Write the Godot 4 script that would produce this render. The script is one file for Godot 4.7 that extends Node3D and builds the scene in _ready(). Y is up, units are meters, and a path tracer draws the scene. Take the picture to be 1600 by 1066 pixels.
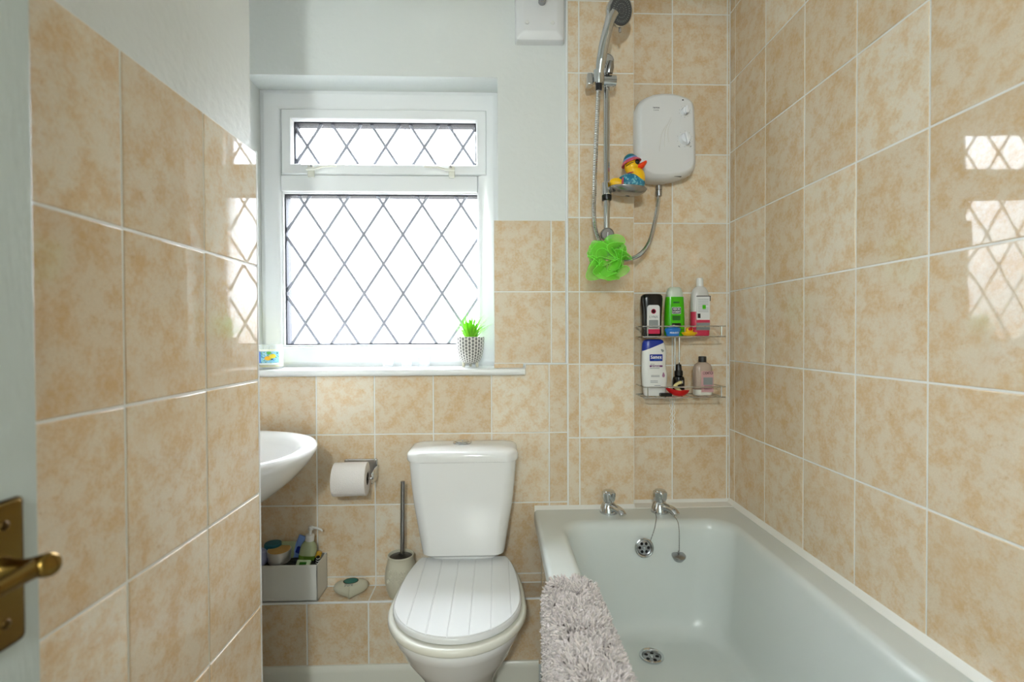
extends Node3D
# A small tiled bathroom seen from its doorway. The window wall is at z = -1.78, x runs to the right, y is up.

var M := {}
var tile_mats: Array = []
var tile_meshes := {}
var rng := RandomNumberGenerator.new()


# ---------------------------------------------------------------- geometry
class Geo:
	var v := PackedVector3Array()
	var t := PackedVector2Array()

	func tri(a: Vector3, b: Vector3, c: Vector3, ua := Vector2.ZERO, ub := Vector2.ZERO, uc := Vector2.ZERO) -> void:
		v.append(a); v.append(b); v.append(c)
		t.append(ua); t.append(ub); t.append(uc)

	func quad(a: Vector3, b: Vector3, c: Vector3, d: Vector3, ua := Vector2.ZERO, ub := Vector2.ZERO, uc := Vector2.ZERO, ud := Vector2.ZERO) -> void:
		tri(a, b, c, ua, ub, uc)
		tri(a, c, d, ua, uc, ud)

	# turns the faces added since corner «from» so that they face outwards (clockwise)
	func outward(from: int) -> void:
		if from >= v.size():
			return
		var mid := Vector3.ZERO
		for i in range(from, v.size()):
			mid += v[i]
		mid /= float(v.size() - from)
		var vol := 0.0
		for i in range(from, v.size(), 3):
			vol += (v[i] - mid).dot((v[i + 1] - mid).cross(v[i + 2] - mid))
		if vol > 0.0:
			for i in range(from, v.size(), 3):
				var a := v[i + 1]
				v[i + 1] = v[i + 2]
				v[i + 2] = a
				var u := t[i + 1]
				t[i + 1] = t[i + 2]
				t[i + 2] = u

	func add(g: Geo, x := Transform3D()) -> Geo:
		for i in g.v.size():
			v.append(x * g.v[i])
		t.append_array(g.t)
		return self

	func moved(x: Transform3D) -> Geo:
		for i in v.size():
			v[i] = x * v[i]
		return self

	# rings of equal count joined into a skin; closed rings wrap around
	func loft(rings: Array, wrap := true, cap0 := true, cap1 := true, loop := false) -> Geo:
		var from := v.size()
		var n: int = rings[0].size()
		var m: int = rings.size()
		for i in (m if loop else m - 1):
			var p: Array = rings[i]
			var q: Array = rings[(i + 1) % m]
			for k in (n if wrap else n - 1):
				var l := (k + 1) % n
				var u0 := float(k) / n
				var u1 := float(k + 1) / n
				var w0 := float(i) / (m - 1)
				var w1 := float(i + 1) / (m - 1)
				quad(p[k], p[l], q[l], q[k], Vector2(u0, w0), Vector2(u1, w0), Vector2(u1, w1), Vector2(u0, w1))
		if cap0 and not loop:
			fan(rings[0], true)
		if cap1 and not loop:
			fan(rings[m - 1], false)
		outward(from)
		return self

	func fan(ring: Array, flip: bool) -> void:
		var c := Vector3.ZERO
		for p in ring:
			c += p
		c /= ring.size()
		for k in ring.size():
			var a: Vector3 = ring[k]
			var b: Vector3 = ring[(k + 1) % ring.size()]
			if flip:
				tri(c, b, a)
			else:
				tri(c, a, b)

	func box(lo: Vector3, hi: Vector3, bevel := 0.0) -> Geo:
		var rings := []
		if bevel <= 0.0:
			for y in [lo.y, hi.y]:
				rings.append([Vector3(lo.x, y, lo.z), Vector3(hi.x, y, lo.z), Vector3(hi.x, y, hi.z), Vector3(lo.x, y, hi.z)])
			return loft(rings)
		var b := bevel
		for s in [[lo.y, b], [lo.y + b * 0.3, b * 0.3], [lo.y + b, 0.0], [hi.y - b, 0.0], [hi.y - b * 0.3, b * 0.3], [hi.y, b]]:
			var i: float = s[1]
			var y: float = s[0]
			var r := []
			for c in [[lo.x, lo.z, 1, 1], [hi.x, lo.z, -1, 1], [hi.x, hi.z, -1, -1], [lo.x, hi.z, 1, -1]]:
				var sx: float = c[2]
				var sz: float = c[3]
				var px: float = c[0] + sx * i
				var pz: float = c[1] + sz * i
				var one := Vector3(px, y, pz + sz * b)
				var mid := Vector3(px + sx * b * 0.3, y, pz + sz * b * 0.3)
				var two := Vector3(px + sx * b, y, pz)
				r.append_array([one, mid, two] if sx * sz > 0 else [two, mid, one])
			rings.append(r)
		return loft(rings)

	# profile points (radius, y) spun round the y axis
	func lathe(profile: Array, n := 32, at := Vector3.ZERO, squash := 1.0) -> Geo:
		var rings := []
		for p in profile:
			var r := []
			for k in n:
				var a := TAU * k / n
				r.append(at + Vector3(cos(a) * p.x, p.y, sin(a) * p.x * squash))
			rings.append(r)
		return loft(rings)

	# a tube along points; r is a number or an array of numbers or of Vector2 (half width, half height)
	func tube(path: Array, r: Variant, n := 10, caps := true, up := Vector3.ZERO) -> Geo:
		var rings := []
		var side := Vector3.ZERO
		for i in path.size():
			var d: Vector3 = (path[mini(i + 1, path.size() - 1)] - path[maxi(i - 1, 0)]).normalized()
			if i == 0:
				side = up if up != Vector3.ZERO else (Vector3.UP if absf(d.y) < 0.9 else Vector3.RIGHT)
			side = (side - d * side.dot(d)).normalized()
			var other := d.cross(side).normalized()
			var q: Variant = r[i] if r is Array else r
			var w: Vector2 = q if q is Vector2 else Vector2(q, q)
			var ring := []
			for k in n:
				var a := TAU * k / n
				ring.append(path[i] + side * cos(a) * w.y + other * sin(a) * w.x)
			rings.append(ring)
		return loft(rings, true, caps, caps)

	func ellipsoid(c: Vector3, s: Vector3, n := 24, m := 14) -> Geo:
		var rings := []
		for i in range(m + 1):
			var b := PI * (float(i) / m - 0.5)
			var rr := maxf(cos(b), 0.001)
			var ring := []
			for k in n:
				var a := TAU * k / n
				ring.append(c + Vector3(cos(a) * rr * s.x, sin(b) * s.y, sin(a) * rr * s.z))
			rings.append(ring)
		return loft(rings)

	# flat outline (x, z) raised from y0 to y1 with rounded upper and lower edges
	func prism(poly: Array, y0: float, y1: float, bevel := 0.0, bevel_low := 0.0) -> Geo:
		var steps := []
		if bevel_low > 0.0:
			for q in [0.0, 0.3, 0.65, 1.0]:
				var a: float = q * PI / 2
				steps.append([y0 + bevel_low * (1 - cos(a)), bevel_low * (1 - sin(a))])
		else:
			steps.append([y0, 0.0])
		if bevel > 0.0:
			for q in [0.0, 0.35, 0.7, 1.0]:
				var a: float = q * PI / 2
				steps.append([y1 - bevel * (1 - sin(a)), bevel * (1 - cos(a))])
		else:
			steps.append([y1, 0.0])
		var rings := []
		for s in steps:
			var ring := []
			for p in Geo.inset(poly, s[1]):
				ring.append(Vector3(p.x, s[0], p.y))
			rings.append(ring)
		return loft(rings)

	static func inset(poly: Array, by: float) -> Array:
		if absf(by) < 1e-7:
			return poly
		var area := 0.0
		for i in poly.size():
			area += poly[i].cross(poly[(i + 1) % poly.size()])
		var sgn := signf(area)
		var out := []
		for i in poly.size():
			var a: Vector2 = poly[(i - 1 + poly.size()) % poly.size()]
			var b: Vector2 = poly[i]
			var c: Vector2 = poly[(i + 1) % poly.size()]
			var n1 := (b - a).normalized().orthogonal() * -sgn
			var n2 := (c - b).normalized().orthogonal() * -sgn
			var n := (n1 + n2)
			var l := n.length_squared()
			out.append(b + (n * (2.0 / l) * by if l > 0.3 else n1 * by))
		return out

	# a mesh with normals smoothed where faces meet at less than «angle» degrees
	func mesh(angle := 38.0) -> ArrayMesh:
		var nf := v.size() / 3
		var fn := PackedVector3Array()
		var fu := PackedVector3Array()
		fn.resize(nf)
		fu.resize(nf)
		var at := {}
		for f in nf:
			var n := (v[f * 3 + 2] - v[f * 3]).cross(v[f * 3 + 1] - v[f * 3])
			fn[f] = n
			fu[f] = n.normalized()
			for k in 3:
				var key := Vector3i((v[f * 3 + k] * 50000.0).round())
				if at.has(key):
					at[key].append(f)
				else:
					at[key] = PackedInt32Array([f])
		var nn := PackedVector3Array()
		nn.resize(v.size())
		var lim := cos(deg_to_rad(angle))
		for i in v.size():
			var f := i / 3
			var key := Vector3i((v[i] * 50000.0).round())
			var s := Vector3.ZERO
			for g in at[key]:
				if fu[g].dot(fu[f]) >= lim:
					s += fn[g]
			nn[i] = s.normalized() if s.length_squared() > 0.0 else fu[f]
		var arrays := []
		arrays.resize(Mesh.ARRAY_MAX)
		arrays[Mesh.ARRAY_VERTEX] = v
		arrays[Mesh.ARRAY_NORMAL] = nn
		arrays[Mesh.ARRAY_TEX_UV] = t
		var m := ArrayMesh.new()
		m.add_surface_from_arrays(Mesh.PRIMITIVE_TRIANGLES, arrays)
		return m


# ---------------------------------------------------------------- nodes
func numbered(called: String, parent: Node) -> String:
	if not parent.has_node(NodePath(called)):
		return called
	var k := 1
	while parent.has_node(NodePath("%s_%03d" % [called, k])):
		k += 1
	return "%s_%03d" % [called, k]


var counts := {}
func place(o: Node3D, called: String, parent: Node) -> void:
	var key := [parent.get_instance_id(), called]
	var k: int = counts.get(key, 0)
	counts[key] = k + 1
	o.name = called if k == 0 else "%s_%03d" % [called, k]
	parent.add_child(o, true)


func thing(called: String, label: String, category: String, at := Vector3.ZERO, turn := 0.0, group := "") -> Node3D:
	var o := Node3D.new()
	place(o, called, self)
	o.position = at
	o.rotation.y = turn
	return tag(o, label, category, group)


func tag(o: Node3D, label: String, category: String, group := "") -> Node3D:
	o.set_meta("label", label)
	o.set_meta("category", category)
	if group:
		o.set_meta("group", group)
	return o


func put(called: String, mesh: Mesh, mat: Material, parent: Node = null, label := "") -> MeshInstance3D:
	var o := MeshInstance3D.new()
	o.mesh = mesh
	o.material_override = mat
	o.cast_shadow = GeometryInstance3D.SHADOW_CASTING_SETTING_ON
	place(o, called, parent if parent else self)
	if label:
		o.set_meta("label", label)
	return o


func part(called: String, g: Geo, mat: Material, parent: Node = null, label := "", angle := 38.0) -> MeshInstance3D:
	return put(called, g.mesh(angle), mat, parent, label)


func struct(o: Node3D, label := "", category := "") -> Node3D:
	o.set_meta("kind", "structure")
	if label:
		o.set_meta("label", label)
	if category:
		o.set_meta("category", category)
	return o


func lettering(s: String, height: float, mat: Material, parent: Node, x: Transform3D, serif := false, bold := false, squeeze := 1.0) -> MeshInstance3D:
	var f := SystemFont.new()
	f.font_names = PackedStringArray(["Droid Serif" if serif else "Droid Sans"])
	f.font_weight = 700 if bold else 400
	var tm := TextMesh.new()
	tm.text = s
	tm.font = f
	tm.font_size = 40
	tm.pixel_size = height / 29.0
	tm.depth = 0.0006
	tm.curve_step = 2.0
	var o := put("lettering", tm, mat, parent)
	o.transform = x * Transform3D(Basis.from_scale(Vector3(squeeze, 1, 1)), Vector3.ZERO)
	return o


# ---------------------------------------------------------------- outlines
func rounded_rect(x0: float, x1: float, z0: float, z1: float, r: float, n := 6) -> Array:
	var out := []
	for c in [[x1 - r, z1 - r, 0.0], [x0 + r, z1 - r, 0.25], [x0 + r, z0 + r, 0.5], [x1 - r, z0 + r, 0.75]]:
		for k in range(n + 1):
			var a: float = TAU * (c[2] + 0.25 * k / n)
			out.append(Vector2(c[0] + cos(a) * r, c[1] + sin(a) * r))
	return out


func superellipse(hw: float, hd: float, e: float, n := 32, at := Vector2.ZERO) -> Array:
	var out := []
	for k in n:
		var a := TAU * k / n
		var c := cos(a)
		var s := sin(a)
		out.append(at + Vector2(signf(c) * pow(absf(c), 2.0 / e) * hw, signf(s) * pow(absf(s), 2.0 / e) * hd))
	return out


func lift(poly: Array, y: float) -> Array:
	var out := []
	for p in poly:
		out.append(Vector3(p.x, y, p.y))
	return out


func smooth_path(points: Array, per := 8) -> Array:
	var out := []
	for i in points.size() - 1:
		var a: Vector3 = points[maxi(i - 1, 0)]
		var b: Vector3 = points[i]
		var c: Vector3 = points[i + 1]
		var d: Vector3 = points[mini(i + 2, points.size() - 1)]
		for k in per:
			out.append(b.cubic_interpolate(c, a, d, float(k) / per))
	out.append(points[-1])
	return out


# sections [y, half width, half depth, exponent] stacked up
func stacked(sections: Array, n := 32, at := Vector3.ZERO) -> Geo:
	var rings := []
	for s in sections:
		var off := Vector2(at.x + (s[4] if s.size() > 4 else 0.0), at.z)
		rings.append(lift(superellipse(s[1], s[2], s[3], n, off), at.y + s[0]))
	return Geo.new().loft(rings)


# turns a shape built along y so that it runs along z (its top towards +z)
func facing() -> Transform3D:
	return Transform3D(Basis(Vector3.RIGHT, PI / 2), Vector3.ZERO)


# ---------------------------------------------------------------- materials
func mat(called: String, c: Color, rough := 0.5, metal := 0.0) -> StandardMaterial3D:
	var m := StandardMaterial3D.new()
	m.resource_name = called
	m.albedo_color = c
	m.roughness = rough
	m.metallic = metal
	M[called] = m
	return m


func noise(freq: float, kind: int, seed_: int, octaves := 4) -> FastNoiseLite:
	var n := FastNoiseLite.new()
	n.seed = seed_
	n.noise_type = kind
	n.frequency = freq
	n.fractal_octaves = octaves
	return n


func noise_map(freq: float, seed_: int, as_normal := false, bump := 4.0, size := 256) -> NoiseTexture2D:
	var t := NoiseTexture2D.new()
	t.width = size
	t.height = size
	t.seamless = true
	t.noise = noise(freq, FastNoiseLite.TYPE_SIMPLEX_SMOOTH, seed_)
	t.as_normal_map = as_normal
	t.bump_strength = bump
	return t


func tile_image() -> ImageTexture:
	var s := 1024
	var blotch := noise(0.010, FastNoiseLite.TYPE_SIMPLEX_SMOOTH, 3, 5).get_seamless_image(s, s)
	var cloud := noise(0.028, FastNoiseLite.TYPE_PERLIN, 17, 4).get_seamless_image(s, s)
	var vein_noise := noise(0.016, FastNoiseLite.TYPE_SIMPLEX_SMOOTH, 29, 4)
	vein_noise.fractal_type = FastNoiseLite.FRACTAL_RIDGED
	vein_noise.domain_warp_enabled = true
	vein_noise.domain_warp_amplitude = 30.0
	var vein := vein_noise.get_seamless_image(s, s)
	var fleck := noise(0.075, FastNoiseLite.TYPE_SIMPLEX_SMOOTH, 61, 3).get_seamless_image(s, s)
	var fine_noise := noise(0.04, FastNoiseLite.TYPE_SIMPLEX_SMOOTH, 83, 3)
	fine_noise.fractal_type = FastNoiseLite.FRACTAL_RIDGED
	fine_noise.domain_warp_enabled = true
	fine_noise.domain_warp_amplitude = 18.0
	var fine := fine_noise.get_seamless_image(s, s)
	var grain := noise(0.22, FastNoiseLite.TYPE_SIMPLEX, 5, 2).get_seamless_image(s, s)
	var im := Image.create(s, s, false, Image.FORMAT_RGB8)
	var pale := Color(0.930, 0.886, 0.812)
	var ochre := Color(0.893, 0.778, 0.622)
	var scratch := Color(0.745, 0.585, 0.400)
	for y in s:
		for x in s:
			var b := blotch.get_pixel(x, y).r * 0.35 + cloud.get_pixel(x, y).r * 0.40 + fleck.get_pixel(x, y).r * 0.25
			var c := pale.lerp(ochre, smoothstep(0.34, 0.78, b))
			var w := vein.get_pixel(x, y).r
			c = c.lerp(scratch, smoothstep(0.86, 0.99, w) * smoothstep(0.35, 0.65, cloud.get_pixel(x, y).r) * 0.62)
			c = c.lerp(scratch, smoothstep(0.90, 0.99, fine.get_pixel(x, y).r) * smoothstep(0.36, 0.55, b) * 0.55)
			var g := (grain.get_pixel(x, y).r - 0.5) * 0.05
			im.set_pixel(x, y, Color(c.r + g, c.g + g, c.b + g))
	return ImageTexture.create_from_image(im)


func make_materials() -> void:
	var tiles_picture := tile_image()
	var wave := noise_map(0.012, 41, true, 1.6)
	for i in 9:
		var m := mat("tile_glaze_%d" % i, Color.WHITE.lerp(Color(0.93, 0.90, 0.86), rng.randf()), 0.035)
		m.albedo_texture = tiles_picture
		m.uv1_triplanar = true
		m.uv1_world_triplanar = true
		m.metallic_specular = 0.42
		m.uv1_triplanar_sharpness = 8.0
		m.uv1_scale = Vector3.ONE * 1.15
		m.uv1_offset = Vector3(rng.randf(), rng.randf(), rng.randf())
		m.normal_enabled = true
		m.normal_texture = wave
		m.normal_scale = 0.022
		tile_mats.append(m)
	var m: StandardMaterial3D
	m = mat("grout", Color(0.93, 0.93, 0.915), 0.45)
	m = mat("paint", Color(0.885, 0.90, 0.89), 0.5)
	m.uv1_triplanar = true
	m.uv1_world_triplanar = true
	m.uv1_scale = Vector3.ONE * 2.5
	m.normal_enabled = true
	m.normal_texture = noise_map(0.06, 8, true, 3.0)
	m.normal_scale = 0.14
	m = mat("gloss_paint", Color(0.95, 0.955, 0.95), 0.3)
	m = mat("ceiling_paint", Color(0.92, 0.92, 0.91), 0.8)
	m = mat("vinyl_floor", Color(0.70, 0.66, 0.60), 0.45)
	m.uv1_triplanar = true
	m.uv1_world_triplanar = true
	m.uv1_scale = Vector3(3, 3, 0.6)
	var mottled := noise_map(0.03, 12)
	var ramp := Gradient.new()
	ramp.set_color(0, Color(0.80, 0.78, 0.75))
	ramp.set_color(1, Color(1, 1, 1))
	mottled.color_ramp = ramp
	m.albedo_texture = mottled
	m = mat("upvc", Color(0.955, 0.962, 0.965), 0.22)
	m = mat("gasket", Color(0.10, 0.11, 0.16), 0.6)
	m = mat("lead", Color(0.66, 0.665, 0.71), 0.55)
	m = mat("pane_glass", Color(0.97, 0.985, 1.0, 0.04), 0.0)
	m.transparency = BaseMaterial3D.TRANSPARENCY_ALPHA
	m = mat("acrylic", Color(0.835, 0.856, 0.842), 0.27)
	m = mat("sealant", Color(0.93, 0.925, 0.90), 0.45)
	m = mat("ceramic", Color(0.925, 0.925, 0.92), 0.07)
	m = mat("seat_lacquer", Color(0.93, 0.935, 0.935), 0.2)
	m = mat("seat_cream", Color(0.90, 0.895, 0.85), 0.22)
	m = mat("chrome", Color(0.80, 0.81, 0.82), 0.07, 1.0)
	m = mat("hose_chrome", Color(0.80, 0.80, 0.80), 0.16, 1.0)
	m = mat("satin_chrome", Color(0.66, 0.66, 0.67), 0.25, 1.0)
	m = mat("steel_dark", Color(0.30, 0.30, 0.31), 0.3, 1.0)
	m = mat("brass", Color(0.50, 0.40, 0.20), 0.24, 1.0)
	m = mat("old_brass", Color(0.30, 0.23, 0.12), 0.35, 1.0)
	m = mat("black", Color(0.03, 0.03, 0.035), 0.35)
	m = mat("black_hole", Color(0.01, 0.01, 0.01), 0.9)
	m = mat("white_plastic", Color(0.89, 0.895, 0.90), 0.28)
	m = mat("knob_white", Color(0.95, 0.96, 0.98), 0.2)
	m = mat("grey_plastic", Color(0.30, 0.31, 0.32), 0.45)
	m = mat("dark_grey", Color(0.15, 0.16, 0.17), 0.5)
	m = mat("navy_ink", Color(0.07, 0.09, 0.25), 0.5)
	m = mat("grey_ink", Color(0.45, 0.47, 0.5), 0.5)
	m = mat("white_ink", Color(0.95, 0.95, 0.95), 0.5)
	m = mat("door_paint", Color(0.71, 0.745, 0.73), 0.35)
	m.uv1_triplanar = true
	m.uv1_world_triplanar = true
	m.uv1_scale = Vector3(14, 1.4, 14)
	m.normal_enabled = true
	m.normal_texture = noise_map(0.05, 77, true, 6.0)
	m.normal_scale = 0.16
	m = mat("tissue", Color(0.95, 0.925, 0.91), 0.9)
	m.uv1_triplanar = true
	m.uv1_scale = Vector3.ONE * 9.0
	m.normal_enabled = true
	m.normal_texture = noise_map(0.09, 9, true, 5.0)
	m.normal_scale = 0.5
	m = mat("cardboard", Color(0.36, 0.31, 0.26), 0.9)
	m = mat("box_board", Color(0.86, 0.86, 0.84), 0.5)
	m = mat("stone_cream", Color(0.80, 0.79, 0.71), 0.5)
	m = mat("teal_inset", Color(0.16, 0.47, 0.44), 0.2)
	m = mat("pot_cream", Color(0.84, 0.82, 0.74), 0.3)
	m = mat("mat_backing", Color(0.42, 0.38, 0.365), 0.95)
	m = mat("mat_pile", Color(0.90, 0.87, 0.86), 0.85)
	m.vertex_color_use_as_albedo = true
	m = mat("duck_yellow", Color(0.97, 0.76, 0.03), 0.35)
	m = mat("duck_orange", Color(0.95, 0.26, 0.02), 0.35)
	m = mat("duck_pink", Color(0.85, 0.36, 0.44), 0.45)
	m = mat("duck_teal", Color(0.08, 0.45, 0.52), 0.45)
	m = mat("red_plastic", Color(0.78, 0.05, 0.05), 0.3)
	m = mat("sky_blue", Color(0.12, 0.46, 0.78), 0.35)
	m = mat("cream_plastic", Color(0.86, 0.80, 0.56), 0.4)
	m = mat("magenta", Color(0.80, 0.10, 0.30), 0.4)
	m = mat("plum", Color(0.42, 0.12, 0.40), 0.5)
	m = mat("pale_plum", Color(0.66, 0.48, 0.60), 0.5)
	m = mat("label_blue", Color(0.03, 0.16, 0.56), 0.3)
	m = mat("label_cyan", Color(0.10, 0.50, 0.85), 0.3)
	m = mat("bottle_white", Color(0.90, 0.90, 0.89), 0.25)
	m = mat("bottle_black", Color(0.025, 0.025, 0.028), 0.22)
	m = mat("label_white", Color(0.88, 0.88, 0.88), 0.5)
	m = mat("label_grey", Color(0.55, 0.57, 0.57), 0.5)
	m = mat("gel_green", Color(0.30, 0.78, 0.06), 0.15)
	m.backlight_enabled = true
	m.backlight = Color(0.3, 0.5, 0.05)
	m = mat("gel_deep_green", Color(0.12, 0.42, 0.05), 0.3)
	m = mat("frosted_cap", Color(0.80, 0.84, 0.78), 0.35)
	m = mat("shampoo_clear", Color(0.83, 0.82, 0.81), 0.25)
	m = mat("shampoo_pink", Color(0.80, 0.20, 0.32), 0.25)
	m = mat("wash_clear", Color(0.72, 0.64, 0.58), 0.15)
	m = mat("wash_milk", Color(0.88, 0.87, 0.82), 0.3)
	m = mat("label_pink", Color(0.80, 0.62, 0.62), 0.5)
	m = mat("tin_metal", Color(0.80, 0.80, 0.80), 0.32, 0.7)
	m = mat("kraft", Color(0.74, 0.60, 0.36), 0.8)
	m = mat("tube_blue", Color(0.48, 0.60, 0.84), 0.4)
	m = mat("lavender", Color(0.62, 0.64, 0.78), 0.4)
	m = mat("soap_green", Color(0.40, 0.52, 0.16, 0.75), 0.12)
	m = mat("soap_green_solid", Color(0.42, 0.55, 0.20), 0.15)
	m = mat("soap_clear_solid", Color(0.66, 0.70, 0.56), 0.12)
	m = mat("teal_lid", Color(0.10, 0.42, 0.50), 0.4)
	m = mat("jar_dark", Color(0.16, 0.20, 0.14), 0.15)
	m = mat("bag_dark", Color(0.12, 0.13, 0.14), 0.35)
	m = mat("packet_green", Color(0.72, 0.80, 0.66), 0.5)
	m = mat("mustard", Color(0.72, 0.55, 0.08), 0.4)
	m = mat("wax_yellow", Color(0.93, 0.90, 0.55), 0.4)
	m = mat("clear_glass", Color(0.88, 0.91, 0.93, 0.25), 0.02)
	m.transparency = BaseMaterial3D.TRANSPARENCY_ALPHA
	m = mat("leaf", Color(0.62, 0.88, 0.22), 0.5)
	m.backlight_enabled = true
	m.backlight = Color(0.45, 0.75, 0.1)
	m = mat("leaf_dark", Color(0.48, 0.78, 0.15), 0.5)
	m.backlight_enabled = true
	m.backlight = Color(0.35, 0.6, 0.08)
	m = mat("compost", Color(0.16, 0.11, 0.07), 0.9)
	m = mat("mesh_green", Color(0.52, 0.93, 0.24, 0.55), 0.6)
	m.transparency = BaseMaterial3D.TRANSPARENCY_ALPHA
	m.backlight_enabled = true
	m.backlight = Color(0.16, 0.4, 0.06)
	m = mat("mesh_green_edge", Color(0.68, 0.98, 0.45), 0.6)
	m.backlight_enabled = true
	m.backlight = Color(0.4, 0.9, 0.2)
	m = mat("lamp_glow", Color(0.95, 0.95, 0.93), 0.4)
	m.emission_enabled = true
	m.emission = Color(1.0, 0.96, 0.9)
	m.emission_energy_multiplier = 1.5


# ---------------------------------------------------------------- the scene
func _ready() -> void:
	rng.seed = 20240
	var cam := Camera3D.new()
	cam.name = "camera"
	add_child(cam)
	cam.position = Vector3(0, 1.17, 0)
	cam.rotation_order = EULER_ORDER_YXZ
	cam.rotation = Vector3(-0.0135, -0.033, -0.004)
	var lens := CameraAttributesPhysical.new()
	lens.frustum_focal_length = 12.0 * 790.0 / 533.0
	lens.frustum_focus_distance = 1.85
	lens.frustum_near = 0.02
	lens.frustum_far = 200.0
	lens.exposure_aperture = 3.5
	cam.attributes = lens
	cam.current = true

	var sky_mat := ProceduralSkyMaterial.new()
	sky_mat.sky_top_color = Color(0.89, 0.925, 0.965)
	sky_mat.sky_horizon_color = Color(0.40, 0.40, 0.41)
	sky_mat.sky_curve = 0.3
	sky_mat.ground_horizon_color = Color(0.39, 0.39, 0.39)
	sky_mat.ground_bottom_color = Color(0.34, 0.34, 0.33)
	sky_mat.sky_energy_multiplier = 1.0
	sky_mat.ground_energy_multiplier = 1.0
	var sky := Sky.new()
	sky.sky_material = sky_mat
	var env := Environment.new()
	env.background_mode = Environment.BG_SKY
	env.sky = sky
	env.background_energy_multiplier = SKY_LIGHT
	env.tonemap_mode = Environment.TONE_MAPPER_LINEAR
	env.tonemap_exposure = EXPOSURE
	env.sdfgi_enabled = true
	env.ssao_enabled = true
	env.ssil_enabled = true
	var we := WorldEnvironment.new()
	we.name = "daylight"
	we.environment = env
	add_child(we)

	make_materials()
	build_room()
	build_window()
	build_door()
	build_lamps()
	build_bath()
	build_toilet()
	build_basin()
	build_shower()
	build_caddy()
	build_sill_things()
	build_ledge_things()
	build_mat()


const SKY_LIGHT := 37.0
const EXPOSURE := 1.2
const HALL_LIGHT := 1.75


# ---------------------------------------------------------------- room shell
# one glazed tile with softened edges; its face looks along +z and lies at z = 0
func tile_mesh(w: float, h: float) -> ArrayMesh:
	var key := Vector2i(roundi(w * 2000), roundi(h * 2000))
	if not tile_meshes.has(key):
		var rings := []
		var b := minf(0.0022, minf(w, h) * 0.2)
		for s in [[-0.007, 0.0], [-b, 0.0], [-b * 0.35, b * 0.35], [0.0, b]]:
			var x: float = w / 2 - s[1]
			var y: float = h / 2 - s[1]
			rings.append([Vector3(-x, -y, s[0]), Vector3(x, -y, s[0]), Vector3(x, y, s[0]), Vector3(-x, y, s[0])])
		tile_meshes[key] = Geo.new().loft(rings, true, false, true).mesh(50.0)
	return tile_meshes[key]


# tiles between grout lines; «at» is the plane's origin, «u» and «up» its directions
func tiles(parent: Node, at: Vector3, u: Vector3, up: Vector3, cols: Array, rows: Array, gap := 0.0040) -> void:
	var n := u.cross(up)
	for i in cols.size() - 1:
		for j in rows.size() - 1:
			var w: float = cols[i + 1] - cols[i] - gap
			var h: float = rows[j + 1] - rows[j] - gap
			if w < 0.004 or h < 0.004:
				continue
			var o := put("tile", tile_mesh(w, h), tile_mats[rng.randi() % tile_mats.size()], parent)
			var lean := Basis(Vector3.UP, rng.randf_range(-0.0012, 0.0012)) * Basis(Vector3.RIGHT, rng.randf_range(-0.0012, 0.0012))
			o.transform = Transform3D(Basis(u, up, n) * lean, at + u * (cols[i] + cols[i + 1]) / 2 + up * (rows[j] + rows[j + 1]) / 2 + n * rng.randf_range(-0.0002, 0.0003))


func steps(from: float, to: float, by: float, anchor: float) -> Array:
	var out := [from]
	var k := ceili((from - anchor) / by + 0.08)
	while anchor + k * by < to - by * 0.08:
		out.append(anchor + k * by)
		k += 1
	out.append(to)
	return out


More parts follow.
